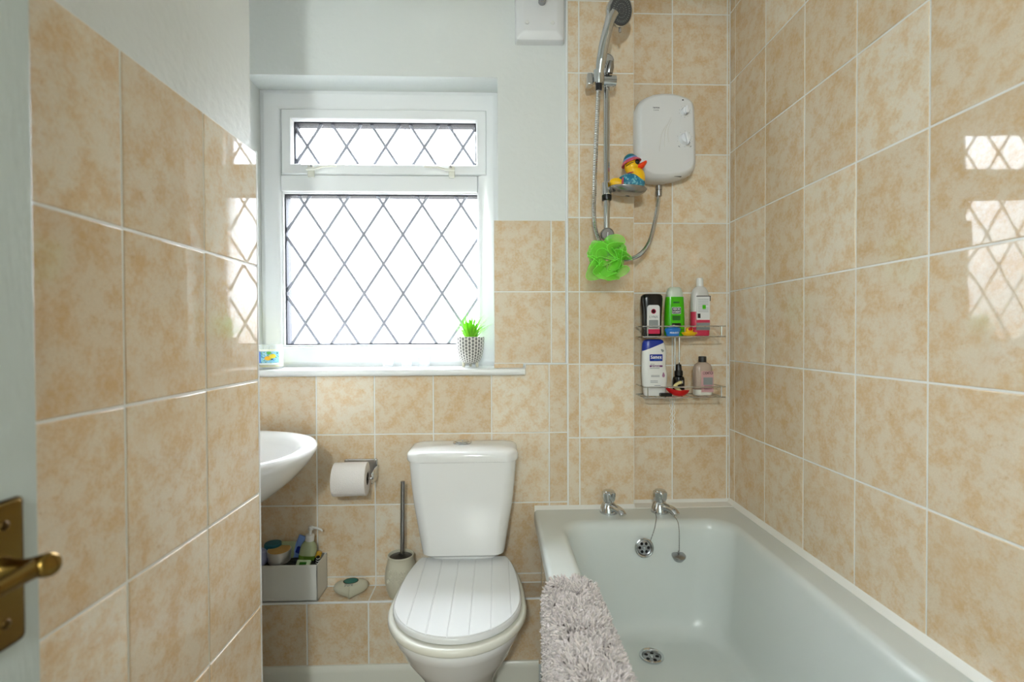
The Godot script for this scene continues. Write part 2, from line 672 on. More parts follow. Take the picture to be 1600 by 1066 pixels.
func build_room() -> void:
	var X := Vector3.RIGHT
	var Y := Vector3.UP
	var Z := Vector3.BACK
	# window wall: plaster with the opening, the shower recess and the boxed-out strip between them
	var wb := Geo.new()
	wb.box(Vector3(-1.05, 0, -2.05), Vector3(0.4925, 1.026, -1.79))
	wb.box(Vector3(-1.05, 1.026, -2.05), Vector3(-0.862, 2.073, -1.79))
	wb.box(Vector3(0.012, 1.026, -2.05), Vector3(0.4925, 2.073, -1.79))
	wb.box(Vector3(-1.05, 2.073, -2.05), Vector3(0.4925, 2.42, -1.79))
	wb.box(Vector3(0.4925, 0, -2.05), Vector3(1.0, 2.42, -1.838))
	var back := struct(part("wall_back", wb, M.paint), "painted and tiled wall with the leaded window", "wall")
	var gb := Geo.new()
	gb.box(Vector3(-0.95, 0.2, -1.791), Vector3(0.256, 1.028, -1.7848))
	gb.box(Vector3(0.1035, 1.028, -1.791), Vector3(0.256, 1.0635, -1.7848))
	gb.box(Vector3(-0.0042, 1.0635, -1.791), Vector3(0.2504, 1.571, -1.7848))
	gb.box(Vector3(0.256, 0.5, -1.791), Vector3(0.4935, 2.42, -1.7848))
	gb.box(Vector3(0.4922, 0.5, -1.84), Vector3(0.8625, 2.42, -1.8318))
	part("grout", gb, M.grout, back)
	tiles(back, Vector3(0, 0, -1.783), X, Y, [-0.95, -0.8282, -0.6258, -0.4243, -0.219, -0.0143, 0.1896, 0.2553], [0.287, 0.319, 0.5724, 0.8205])
	tiles(back, Vector3(0, 0, -1.783), X, Y, [-0.95, -0.8282, -0.6258, -0.4243, -0.219, -0.0143], [0.8205, 1.0275])
	tiles(back, Vector3(0, 0, -1.783), X, Y, [0.1896, 0.2553], [0.8205, 1.0635])
	# the tile that is notched round the end of the sill
	var notched := [Vector2(-0.0127, -0.8221), Vector2(0.188, -0.8221), Vector2(0.188, -1.062), Vector2(0.1061, -1.062), Vector2(0.1061, -1.026), Vector2(-0.0127, -1.026)]
	var nt := Geo.new()
	var in_notch := Geo.inset(notched, 0.0015)
	nt.loft([lift(notched, -0.007), lift(notched, -0.0015), lift(in_notch, 0.0)], true, false, false)
	var ids := Geometry2D.triangulate_polygon(PackedVector2Array(in_notch))
	for k in range(0, ids.size(), 3):
		var pa: Vector2 = in_notch[ids[k]]
		var pb: Vector2 = in_notch[ids[k + 1]]
		var pc: Vector2 = in_notch[ids[k + 2]]
		if (pb - pa).cross(pc - pa) < 0.0:
			var swap := pb
			pb = pc
			pc = swap
		nt.tri(Vector3(pa.x, 0, pa.y), Vector3(pb.x, 0, pb.y), Vector3(pc.x, 0, pc.y))
	part("tile", nt.moved(Transform3D(facing().basis, Vector3(0, 0, -1.783))), tile_mats[2], back)
	tiles(back, Vector3(0, 0, -1.783), X, Y, [-0.0047, 0.1983, 0.2504], [1.0665, 1.3196, 1.5717])
	tiles(back, Vector3(0, 0, -1.783), X, Y, [-0.0047, 0.0985], [1.0495, 1.0665], 0.001)
	tiles(back, Vector3(0, 0, -1.783), X, Y, [0.2575, 0.2983, 0.4945], [0.5475, 0.8006, 1.0627, 1.3192, 1.5815, 1.8384, 2.0897, 2.342, 2.42])
	tiles(back, Vector3(0, 0, -1.83), X, Y, [0.4945, 0.648, 0.851, 0.8605], [0.5475, 0.792, 1.0536, 1.3182, 1.5724, 1.8225, 2.0771, 2.3305, 2.42])
	tiles(back, Vector3(0.4945, 0, -1.784), -Z, Y, [0.0, 0.047], [0.5475, 0.792, 1.0536, 1.3182, 1.5724, 1.8225, 2.0771, 2.3305, 2.42])
	var bead := Geo.new()
	bead.box(Vector3(0.2512, 1.062, -1.791), Vector3(0.2572, 2.42, -1.7795), 0.002)
	bead.box(Vector3(0.1035, 1.0628, -1.791), Vector3(0.2572, 1.0672, -1.7795), 0.0015)
	bead.box(Vector3(0.1035, 1.05, -1.791), Vector3(0.107, 1.066, -1.7795), 0.0012)
	part("trim_bead", bead, M.upvc, back, "white plastic tile trim")

	var smear := Geo.new()
	for s in [[0.6405, 0.0], [0.6545, 1.7]]:
		var way := []
		for k in 40:
			var yy := 0.943 - k * 0.0037
			way.append(Vector3(s[0] + sin(k * 1.1 + s[1]) * 0.0022 + cos(k * 0.37) * 0.0015, yy, -1.8298))
		smear.tube(way, 0.0013, 6)
	part("sealant_smear", smear, M.sealant, back, "white wavy sealant lines down the joint under the caddy")

	# right wall beside the bath
	var right := struct(part("wall_right", Geo.new().box(Vector3(0.868, 0, -2.05), Vector3(1.0, 2.42, 0.42)), M.paint), "glossy beige tiled wall along the bath", "wall")
	part("grout", Geo.new().box(Vector3(0.8612, 0.3, -1.84), Vector3(0.869, 2.42, 0.3)), M.grout, right)
	tiles(right, Vector3(0.8596, 0, 0), Z, Y, steps(-1.829, 0.3, 0.203, -1.79), [0.5475, 0.817, 1.070, 1.323, 1.576, 1.829, 2.082, 2.335, 2.42])

	# tiled stub wall on the left with paint above
	var left := struct(part("wall_left", Geo.new().box(Vector3(-1.05, 0, -1.138), Vector3(-0.537, 2.42, 0.42)), M.paint), "tiled stub wall with painted plaster above", "wall")
	part("grout", Geo.new().box(Vector3(-0.54, 0, -1.1425), Vector3(-0.529, 1.5755, 0.3)), M.grout, left)
	tiles(left, Vector3(-0.5272, 0, 0), -Z, Y, steps(-0.3, 1.1438, 0.203, 1.1438 - 0.203), [0.058, 0.311, 0.564, 0.817, 1.070, 1.323, 1.576])
	part("trim_bead", Geo.new().box(Vector3(-0.5385, 0, -1.1462), Vector3(-0.5266, 1.577, -1.1435), 0.0008), M.upvc, left, "white plastic tile trim")

	# alcove behind the stub wall
	var alcove := struct(part("wall_alcove", Geo.new().box(Vector3(-1.05, 0, -2.05), Vector3(-0.958, 2.42, -1.138)), M.paint), "end wall of the basin alcove", "wall")
	tiles(alcove, Vector3(-0.951, 0, 0), -Z, Y, steps(1.14, 1.783, 0.203, 1.14), [0.287, 0.319, 0.5724, 0.8205, 1.07])

	# floor, ceiling, and the wall with the doorway behind the camera; the hall beyond
	struct(part("floor", Geo.new().box(Vector3(-1.3, -0.1, -2.05), Vector3(1.3, 0, 2.4)), M.vinyl_floor), "dark floor beside the toilet", "floor")
	struct(part("ceiling", Geo.new().box(Vector3(-1.3, 2.4, -2.05), Vector3(1.3, 2.5, 2.4)), M.ceiling_paint), "white ceiling", "ceiling")
	var front := Geo.new()
	front.box(Vector3(-1.3, 0, 0.3), Vector3(-0.47, 2.42, 0.42))
	front.box(Vector3(0.36, 0, 0.3), Vector3(1.3, 2.42, 0.42))
	front.box(Vector3(-0.47, 2.03, 0.3), Vector3(0.36, 2.42, 0.42))
	struct(part("wall_front", front, M.paint), "painted wall with the doorway", "wall")
	var hall := Geo.new()
	hall.box(Vector3(-1.4, 0, 2.3), Vector3(1.4, 2.42, 2.4))
	hall.box(Vector3(-1.4, 0, 0.42), Vector3(-1.28, 2.42, 2.4))
	hall.box(Vector3(1.28, 0, 0.42), Vector3(1.4, 2.42, 2.4))
	struct(part("wall_hall", hall, M.paint), "painted hall walls beyond the doorway", "wall")

	# tiled ledge along the foot of the window wall, with its skirting
	var ledge := struct(part("trim_ledge", Geo.new().box(Vector3(-0.95, 0, -1.79), Vector3(0.2, 0.2795, -1.684)), M.paint), "low tiled ledge under the window wall", "ledge")
	var gl := Geo.new()
	gl.box(Vector3(-0.95, 0.06, -1.69), Vector3(0.2, 0.2835, -1.6785))
	gl.box(Vector3(-0.95, 0.275, -1.786), Vector3(0.2, 0.2855, -1.68))
	part("grout", gl, M.grout, ledge)
	tiles(ledge, Vector3(0, 0.287, 0), X, -Z, [-0.95, -0.8282, -0.6258, -0.4243, -0.219, -0.0143, 0.1896], [1.681, 1.784])
	tiles(ledge, Vector3(0, 0, -1.677), X, Y, [-0.95, -0.8282, -0.6258, -0.4243, -0.219, -0.0143, 0.1896], [0.06, 0.283])
	part("trim_bead", Geo.new().box(Vector3(-0.95, 0.2825, -1.682), Vector3(0.19, 0.2875, -1.6752), 0.0015), M.upvc, ledge, "white plastic tile trim")
	var sk := []
	for p in [Vector2(-1.684, 0), Vector2(-1.662, 0), Vector2(-1.662, 0.06), Vector2(-1.665, 0.07), Vector2(-1.671, 0.0785), Vector2(-1.684, 0.079)]:
		sk.append([Vector3(-0.95, p.y, p.x), Vector3(0.14, p.y, p.x)])
	var skg := Geo.new()
	var a := []
	var b := []
	for s in sk:
		a.append(s[0])
		b.append(s[1])
	skg.loft([a, b])
	struct(part("baseboard_back", skg, M.seat_cream, null, "", 30.0), "cream skirting board at the foot of the ledge", "skirting board")


func globe_lamp(called: String, label: String, at: Vector3, r: float, ceiling: float, energy: float) -> void:
	var t := thing(called, label, "lamp", at)
	part("globe", Geo.new().ellipsoid(Vector3.ZERO, Vector3(r, r * 0.6, r)), M.lamp_glow, t)
	part("ceiling_rose", Geo.new().lathe([Vector2(r * 0.5, r * 0.4), Vector2(r * 0.7, ceiling - at.y)], 24), M.upvc, t)
	var l := OmniLight3D.new()
	l.name = called + "_light"
	add_child(l)
	l.position = at + Vector3(0, -r * 0.25, 0)
	l.light_color = Color(0.97, 1.0, 0.99)
	l.light_energy = energy
	l.light_size = r * 0.5
	l.omni_range = 8.0
	l.omni_attenuation = 2.0
	l.shadow_enabled = true


func build_lamps() -> void:
	globe_lamp("hall_lamp", "round opal pendant lamp hanging in the hall", Vector3(-0.16, 1.92, 1.1), 0.14, 2.4, HALL_LIGHT)


# ---------------------------------------------------------------- window and door
# bars round a rectangle; profile points are (distance inwards from the outer edge, z)
func rect_frame(x0: float, x1: float, y0: float, y1: float, profile: Array) -> Geo:
	var rings := []
	for p in profile:
		rings.append([Vector3(x0 + p.x, y0 + p.x, p.y), Vector3(x1 - p.x, y0 + p.x, p.y), Vector3(x1 - p.x, y1 - p.x, p.y), Vector3(x0 + p.x, y1 - p.x, p.y)])
	var g := Geo.new()
	g.loft(rings, true, false, false, true)
	return g


func lead_strips(parent: Node, x0: float, x1: float, y0: float, y1: float, cx: float, cy: float, dx: float, dy: float) -> void:
	# diagonal lines through the crossings (cx + k dx, cy), clipped to the glass
	var slope := dy / dx
	for s in [1.0, -1.0]:
		for k in range(-14, 15):
			var px := cx + k * dx
			var ts := []
			for x in [x0, x1]:
				var y: float = cy + s * slope * (x - px)
				if y >= y0 - 1e-6 and y <= y1 + 1e-6:
					ts.append(Vector2(x, y))
			for y in [y0, y1]:
				var x: float = px + (y - cy) / (s * slope)
				if x > x0 + 1e-6 and x < x1 - 1e-6:
					ts.append(Vector2(x, y))
			if ts.size() < 2 or ts[0].distance_to(ts[1]) < 0.02:
				continue
			var a: Vector2 = ts[0]
			var b: Vector2 = ts[1]
			var d := (b - a).normalized()
			var n := d.orthogonal() * 0.0052
			var z := -1.9235 + (0.0004 if s > 0 else 0.0)
			var rings := []
			for e in [a, b]:
				rings.append([Vector3(e.x - n.x, e.y - n.y, z - 0.003), Vector3(e.x - n.x, e.y - n.y, z), Vector3(e.x - n.x * 0.5, e.y - n.y * 0.5, z + 0.0014), Vector3(e.x + n.x * 0.5, e.y + n.y * 0.5, z + 0.0014), Vector3(e.x + n.x, e.y + n.y, z), Vector3(e.x + n.x, e.y + n.y, z - 0.003)])
			part("lead_strip", Geo.new().loft(rings), M.lead, parent)


func build_window() -> void:
	var w := Node3D.new()
	place(w, "window_1", self)
	struct(w, "white plastic window with diamond leaded panes and a small top light", "window")
	# outer frame and transom
	var f := rect_frame(-0.862, 0.012, 1.052, 2.073, [Vector2(0, -1.99), Vector2(0, -1.903), Vector2(0.012, -1.897), Vector2(0.020, -1.892), Vector2(0.058, -1.892), Vector2(0.071, -1.898), Vector2(0.0775, -1.908), Vector2(0.0775, -1.99)])
	part("frame", f, M.upvc, w)
	part("transom", Geo.new().box(Vector3(-0.786, 1.699, -1.985), Vector3(-0.064, 1.760, -1.8925), 0.005), M.upvc, w)
	var bead := rect_frame(-0.7865, -0.0315, 1.1275, 1.700, [Vector2(0, -1.96), Vector2(0, -1.906), Vector2(0.004, -1.905), Vector2(0.006, -1.919), Vector2(0.006, -1.96)])
	part("glazing_bead", bead, M.upvc, w)
	part("gasket", rect_frame(-0.782, -0.036, 1.132, 1.6955, [Vector2(0, -1.96), Vector2(0, -1.916), Vector2(0.005, -1.9165), Vector2(0.006, -1.96)]), M.gasket, w, "dark rubber gasket")
	var low := part("pane", Geo.new().box(Vector3(-0.779, 1.135, -1.9295), Vector3(-0.039, 1.6925, -1.9255)), M.pane_glass, w)
	lead_strips(low, -0.779, -0.039, 1.135, 1.6925, -0.4196, 1.6590, 0.1462, 0.2225)
	# the small casement at the top
	var sash := part("sash", rect_frame(-0.7815, -0.0295, 1.7605, 2.0, [Vector2(0, -1.97), Vector2(0, -1.892), Vector2(0.004, -1.886), Vector2(0.034, -1.886), Vector2(0.039, -1.893), Vector2(0.039, -1.97)]), M.upvc, w)
	part("gasket", rect_frame(-0.7425, -0.0685, 1.7995, 1.961, [Vector2(0, -1.96), Vector2(0, -1.912), Vector2(0.004, -1.9125), Vector2(0.005, -1.96)]), M.gasket, sash, "dark rubber gasket")
	var up := part("pane", Geo.new().box(Vector3(-0.7405, 1.8015, -1.9295), Vector3(-0.0705, 1.9585, -1.9255)), M.pane_glass, w)
	lead_strips(up, -0.7405, -0.0705, 1.8015, 1.9585, -0.4086, 1.876, 0.1452, 0.2225)
	for s in [[-0.671, 1.0], [-0.158, -1.0]]:
		var x: float = s[0]
		var d: float = s[1]
		var h := Geo.new()
		h.box(Vector3(x - 0.011, 1.748, -1.889), Vector3(x + 0.011, 1.790, -1.874), 0.003)
		h.tube([Vector3(x - d * 0.012, 1.7725, -1.868), Vector3(x + d * 0.02, 1.773, -1.866), Vector3(x + d * 0.05, 1.781, -1.862), Vector3(x + d * 0.098, 1.783, -1.862)], [Vector2(0.006, 0.005), Vector2(0.006, 0.005), Vector2(0.005, 0.005), Vector2(0.004, 0.004)], 8)
		var hh := part("handle", h, M.seat_cream, sash, "off-white casement fastener")
		var sc := Geo.new().lathe([Vector2(0.0045, 0), Vector2(0.0045, 0.004), Vector2(0.003, 0.005)], 12).moved(Transform3D(facing().basis, Vector3(x + d * 0.003, 1.786, -1.874)))
		part("screw", sc, M.satin_chrome, sash)
	# sill board with a rounded nose
	var prof := [Vector2(-1.905, 1.026), Vector2(-1.768, 1.026), Vector2(-1.762, 1.029), Vector2(-1.759, 1.035), Vector2(-1.759, 1.042), Vector2(-1.762, 1.048), Vector2(-1.768, 1.0505), Vector2(-1.905, 1.0525)]
	var a := []
	var b := []
	for p in prof:
		a.append(Vector3(-0.9, p.y, p.x))
		b.append(Vector3(0.0115, p.y, p.x))
	var sg := Geo.new().loft([a, b])
	a = []
	b = []
	for p in prof:
		var z := maxf(p.x, -1.789)
		a.append(Vector3(0.0115, p.y, z))
		b.append(Vector3(0.1025, p.y, z))
	sg.loft([a, b])
	part("sill", sg, M.gloss_paint, w)


func build_door() -> void:
	var d := Node3D.new()
	place(d, "door_1", self)
	struct(d, "white painted door standing open against the tiled wall", "door")
	part("leaf", Geo.new().box(Vector3(-0.487, 0.01, -0.511), Vector3(-0.45, 1.99, 0.25), 0.003), M.door_paint, d)
	# lever handle on a long plate
	var plate := part("handle_plate", Geo.new().prism(rounded_rect(-0.0215, 0.0215, -0.066, 0.066, 0.004, 3), 0, 0.004, 0.0025).moved(Transform3D(Basis(Vector3(0, 0, -1), Vector3(1, 0, 0), Vector3(0, -1, 0)), Vector3(-0.4498, 0.952, -0.4685))), M.brass, d, "aged brass lever handle plate")
	part("plate_rim", Geo.new().prism(rounded_rect(-0.0235, 0.0235, -0.068, 0.068, 0.005, 3), 0, 0.0025, 0.001).moved(Transform3D(Basis(Vector3(0, 0, -1), Vector3(1, 0, 0), Vector3(0, -1, 0)), Vector3(-0.4499, 0.952, -0.4685))), M.old_brass, plate)
	for y in [0.998, 0.908]:
		part("screw", Geo.new().ellipsoid(Vector3(-0.446, y, -0.4715), Vector3(0.0025, 0.0045, 0.0045), 12, 8), M.old_brass, plate)
	var lever := Geo.new()
	lever.tube(smooth_path([Vector3(-0.4485, 0.958, -0.468), Vector3(-0.436, 0.959, -0.468), Vector3(-0.42, 0.961, -0.468), Vector3(-0.405, 0.9635, -0.467), Vector3(-0.398, 0.965, -0.466)], 4), [0.015, 0.0135, 0.012, 0.0105, 0.0095, 0.009, 0.0085, 0.0085, 0.0088, 0.0092, 0.0098, 0.0104, 0.0108, 0.0106, 0.0098, 0.0078, 0.003], 16)
	lever.tube(smooth_path([Vector3(-0.412, 0.9625, -0.468), Vector3(-0.410, 0.9625, -0.44), Vector3(-0.412, 0.960, -0.40), Vector3(-0.414, 0.957, -0.37), Vector3(-0.411, 0.958, -0.355)], 4), [0.0085, 0.0085, 0.008, 0.0075, 0.007, 0.007, 0.007, 0.0072, 0.0075, 0.008, 0.0085, 0.009, 0.0092, 0.009, 0.008, 0.006, 0.002], 16)
	part("lever", lever, M.brass, d, "brass lever handle")


# ---------------------------------------------------------------- bath
func ring(x0: float, x1: float, z0: float, z1: float, r: float, y: float) -> Array:
	return lift(rounded_rect(x0, x1, z0, z1, r, 8), y)


# a perforated chrome disc that faces up: flange, sunken face, holes
func strainer(t: Node, x: Transform3D, r: float, holes: int) -> void:
	var fl := Geo.new().lathe([Vector2(r * 0.72, -0.006), Vector2(r * 0.76, -0.001), Vector2(r * 0.8, 0.0015), Vector2(r * 0.9, 0.003), Vector2(r, 0.0015), Vector2(r * 1.01, -0.002), Vector2(r * 0.9, -0.008)], 36).moved(x)
	part("flange", fl, M.chrome, t)
	var face := part("strainer", Geo.new().lathe([Vector2(0.0001, -0.003), Vector2(r * 0.5, -0.003), Vector2(r * 0.74, -0.005), Vector2(r * 0.74, -0.009), Vector2(0.0001, -0.009)], 32).moved(x), M.satin_chrome, t)
	for k in holes:
		var a := TAU * k / holes
		var at := Vector3(cos(a), 0, sin(a)) * r * 0.46
		part("hole", Geo.new().lathe([Vector2(0.0001, -0.0029), Vector2(r * 0.155, -0.0029), Vector2(r * 0.155, -0.005), Vector2(0.0001, -0.005)], 14, at).moved(x), M.black_hole, face)
	part("screw", Geo.new().lathe([Vector2(r * 0.16, -0.003), Vector2(r * 0.13, -0.001), Vector2(0.0001, -0.0005)], 14).moved(x), M.chrome, face)


func pillar_tap(at: Vector3, label: String) -> void:
	var t := thing("bath_tap", label, "tap", at, 0.0, "chrome pillar taps on the bath")
	var grow := Transform3D(Basis.from_scale(Vector3(1.28, 1.08, 1.28)), Vector3.ZERO)
	var body := Geo.new().lathe([Vector2(0.024, 0), Vector2(0.0245, 0.003), Vector2(0.0235, 0.008), Vector2(0.0215, 0.018), Vector2(0.018, 0.029), Vector2(0.0145, 0.034), Vector2(0.0115, 0.037), Vector2(0.010, 0.042), Vector2(0.0001, 0.042)], 28)
	body.tube(smooth_path([Vector3(0.003, 0.019, 0.006), Vector3(0.014, 0.023, 0.026), Vector3(0.022, 0.022, 0.046), Vector3(0.026, 0.014, 0.056)], 4), [0.0135, 0.0132, 0.0128, 0.0122, 0.0116, 0.011, 0.0105, 0.0102, 0.01, 0.0098, 0.0098, 0.0098, 0.0095], 16)
	part("body", body.moved(grow), M.chrome, t)
	var rings := []
	for s in [[0.036, 0.010, 0.0], [0.0375, 0.0155, 0.03], [0.044, 0.0178, 0.14], [0.055, 0.0190, 0.18], [0.064, 0.0192, 0.14], [0.067, 0.0175, 0.04], [0.068, 0.0150, 0.0], [0.0715, 0.0135, 0.0], [0.0725, 0.0105, 0.0]]:
		var r := []
		for k in 36:
			var a := TAU * k / 36
			var q: float = s[1] * (1.0 - s[2] * (0.5 + 0.5 * cos(a * 6.0)))
			r.append(Vector3(cos(a) * q, s[0], sin(a) * q))
		rings.append(r)
	part("tap_head", Geo.new().loft(rings).moved(grow), M.chrome, t, "", 28.0)


func build_bath() -> void:
	var t := thing("bath", "white acrylic bath set against the tiled right wall", "bath")
	var g := Geo.new()
	g.loft([
		ring(0.142, 0.852, -1.774, -0.137, 0.010, 0.511), ring(0.134, 0.859, -1.781, -0.130, 0.014, 0.509), ring(0.134, 0.859, -1.781, -0.130, 0.014, 0.536),
		ring(0.1355, 0.8575, -1.7795, -0.1315, 0.014, 0.5435), ring(0.140, 0.853, -1.775, -0.136, 0.014, 0.5485), ring(0.148, 0.845, -1.767, -0.144, 0.014, 0.550),
		ring(0.203, 0.783, -1.672, -0.21, 0.085, 0.5495), ring(0.211, 0.775, -1.662, -0.218, 0.085, 0.548), ring(0.218, 0.768, -1.653, -0.226, 0.085, 0.543),
		ring(0.224, 0.762, -1.647, -0.232, 0.085, 0.534), ring(0.227, 0.759, -1.643, -0.237, 0.085, 0.520), ring(0.242, 0.745, -1.632, -0.28, 0.09, 0.43),
		ring(0.255, 0.728, -1.620, -0.36, 0.095, 0.30), ring(0.266, 0.718, -1.611, -0.40, 0.10, 0.25), ring(0.276, 0.710, -1.602, -0.43, 0.10, 0.226), ring(0.290, 0.698, -1.588, -0.46, 0.10, 0.209),
		ring(0.310, 0.680, -1.570, -0.49, 0.09, 0.201), ring(0.335, 0.655, -1.548, -0.53, 0.08, 0.1985)], true, false, true)
	part("shell", g, M.acrylic, t)
	strainer(t, Transform3D(Basis(), Vector3(0.464, 0.2050, -1.4885)), 0.036, 5)
	part("waste_pipe", Geo.new().lathe([Vector2(0.02, -0.06), Vector2(0.025, -0.012)], 16, Vector3(0.464, 0.2, -1.4885)), M.grey_plastic, t)
	strainer(t, Transform3D(Basis(Vector3.RIGHT, PI / 2 - 0.13), Vector3(0.4836, 0.470, -1.6265)), 0.031, 6)
	# the plug on its chain
	var seal := Geo.new()
	for run in [[[Vector2(-1.7705, 0.540), Vector2(-1.7705, 0.5505), Vector2(-1.776, 0.555), Vector2(-1.7828, 0.5615), Vector2(-1.784, 0.540)], 0.136, 0.4945],
			[[Vector2(-1.772, 0.540), Vector2(-1.772, 0.5505), Vector2(-1.776, 0.552), Vector2(-1.820, 0.552), Vector2(-1.8298, 0.5615), Vector2(-1.8305, 0.540)], 0.4945, 0.8605]]:
		var e0 := []
		var e1 := []
		for p in run[0]:
			e0.append(Vector3(run[1], p.y, p.x))
			e1.append(Vector3(run[2], p.y, p.x))
		seal.loft([e0, e1])
	var r0 := []
	var r1 := []
	for p in [Vector2(0.8455, 0.540), Vector2(0.8455, 0.551), Vector2(0.852, 0.556), Vector2(0.8594, 0.5645), Vector2(0.8605, 0.540)]:
		r0.append(Vector3(p.x, p.y, -1.829))
		r1.append(Vector3(p.x, p.y, -0.13))
	seal.loft([r0, r1])
	struct(part("trim_sealant", seal, M.sealant), "cream sealant bead between bath and tiles", "sealant")
	var c := thing("bath_plug", "small bath plug hanging on a chain from the right-hand tap", "plug", Vector3(0.5965, 0.441, -1.626))
	var chain := Geo.new()
	var o := c.position
	var way := smooth_path([Vector3(0.502, 0.487, -1.628), Vector3(0.519, 0.525, -1.637), Vector3(0.528, 0.5455, -1.649), Vector3(0.538, 0.5535, -1.674), Vector3(0.5475, 0.5565, -1.718), Vector3(0.556, 0.560, -1.750), Vector3(0.57, 0.5605, -1.7565), Vector3(0.586, 0.560, -1.748), Vector3(0.594, 0.5565, -1.716), Vector3(0.600, 0.5535, -1.674), Vector3(0.602, 0.5455, -1.649), Vector3(0.602, 0.525, -1.637), Vector3(0.600, 0.49, -1.630), Vector3(0.5985, 0.458, -1.626)], 10)
	for i in way.size():
		way[i] -= o
	var radii := []
	for i in way.size():
		radii.append(0.0017 if i % 2 == 0 else 0.0011)
	chain.tube(way, radii, 6)
	part("chain", chain, M.satin_chrome, c)
	part("plug", Geo.new().lathe([Vector2(0.0001, -0.012), Vector2(0.016, -0.012), Vector2(0.020, -0.004), Vector2(0.0225, 0.0), Vector2(0.0225, 0.004), Vector2(0.019, 0.007), Vector2(0.0001, 0.009)], 28).moved(Transform3D(Basis(Vector3.RIGHT, 0.25), Vector3.ZERO)), M.satin_chrome, c)
	part("plug_ring", Geo.new().lathe([Vector2(0.003, 0.008), Vector2(0.0035, 0.012), Vector2(0.002, 0.018), Vector2(0.0001, 0.019)], 12), M.satin_chrome, c)
	pillar_tap(Vector3(0.3906, 0.5495, -1.7354), "chrome pillar tap on the bath, the one without a chain")
	pillar_tap(Vector3(0.5699, 0.5495, -1.7330), "chrome pillar tap on the bath with the plug chain round its foot")
	# tiled side panel under the rim
	var p := thing("bath_side_boarding", "beige tiled side panel under the rim of the bath", "panel")
	part("board", Geo.new().box(Vector3(0.153, 0.005, -1.66), Vector3(0.168, 0.506, -0.14)), M.grout, p)
	tiles(p, Vector3(0.1465, 0, 0), Vector3.BACK, Vector3.UP, [-1.66, -1.587, -1.384, -1.181, -0.978, -0.775, -0.572, -0.369, -0.14], [0.01, 0.248, 0.503])
	part("edge_strip", Geo.new().box(Vector3(0.142, 0.246, -1.66), Vector3(0.149, 0.250, -0.14), 0.001), M.sealant, p)


# ---------------------------------------------------------------- toilet
# outline of a seat: round in front, straight at the back
func egg(hw: float, back_hw: float, zb: float, zf: float, zc: float, x := 0.0) -> Array:
	var out := []
	for k in range(0, 33):
		var a := PI * k / 32
		out.append(Vector2(x + cos(a) * hw, zc + pow(sin(a), 0.96) * (zf - zc)))
	for k in range(1, 11):
		var s := k / 10.0
		out.append(Vector2(x - hw + (hw - back_hw) * pow(s, 2.2), zc + (zb - zc) * (1.0 - pow(1.0 - s, 1.25))))
	for k in range(10, 0, -1):
		var s := k / 10.0
		out.append(Vector2(x + hw - (hw - back_hw) * pow(s, 2.2), zc + (zb - zc) * (1.0 - pow(1.0 - s, 1.25))))
	return out


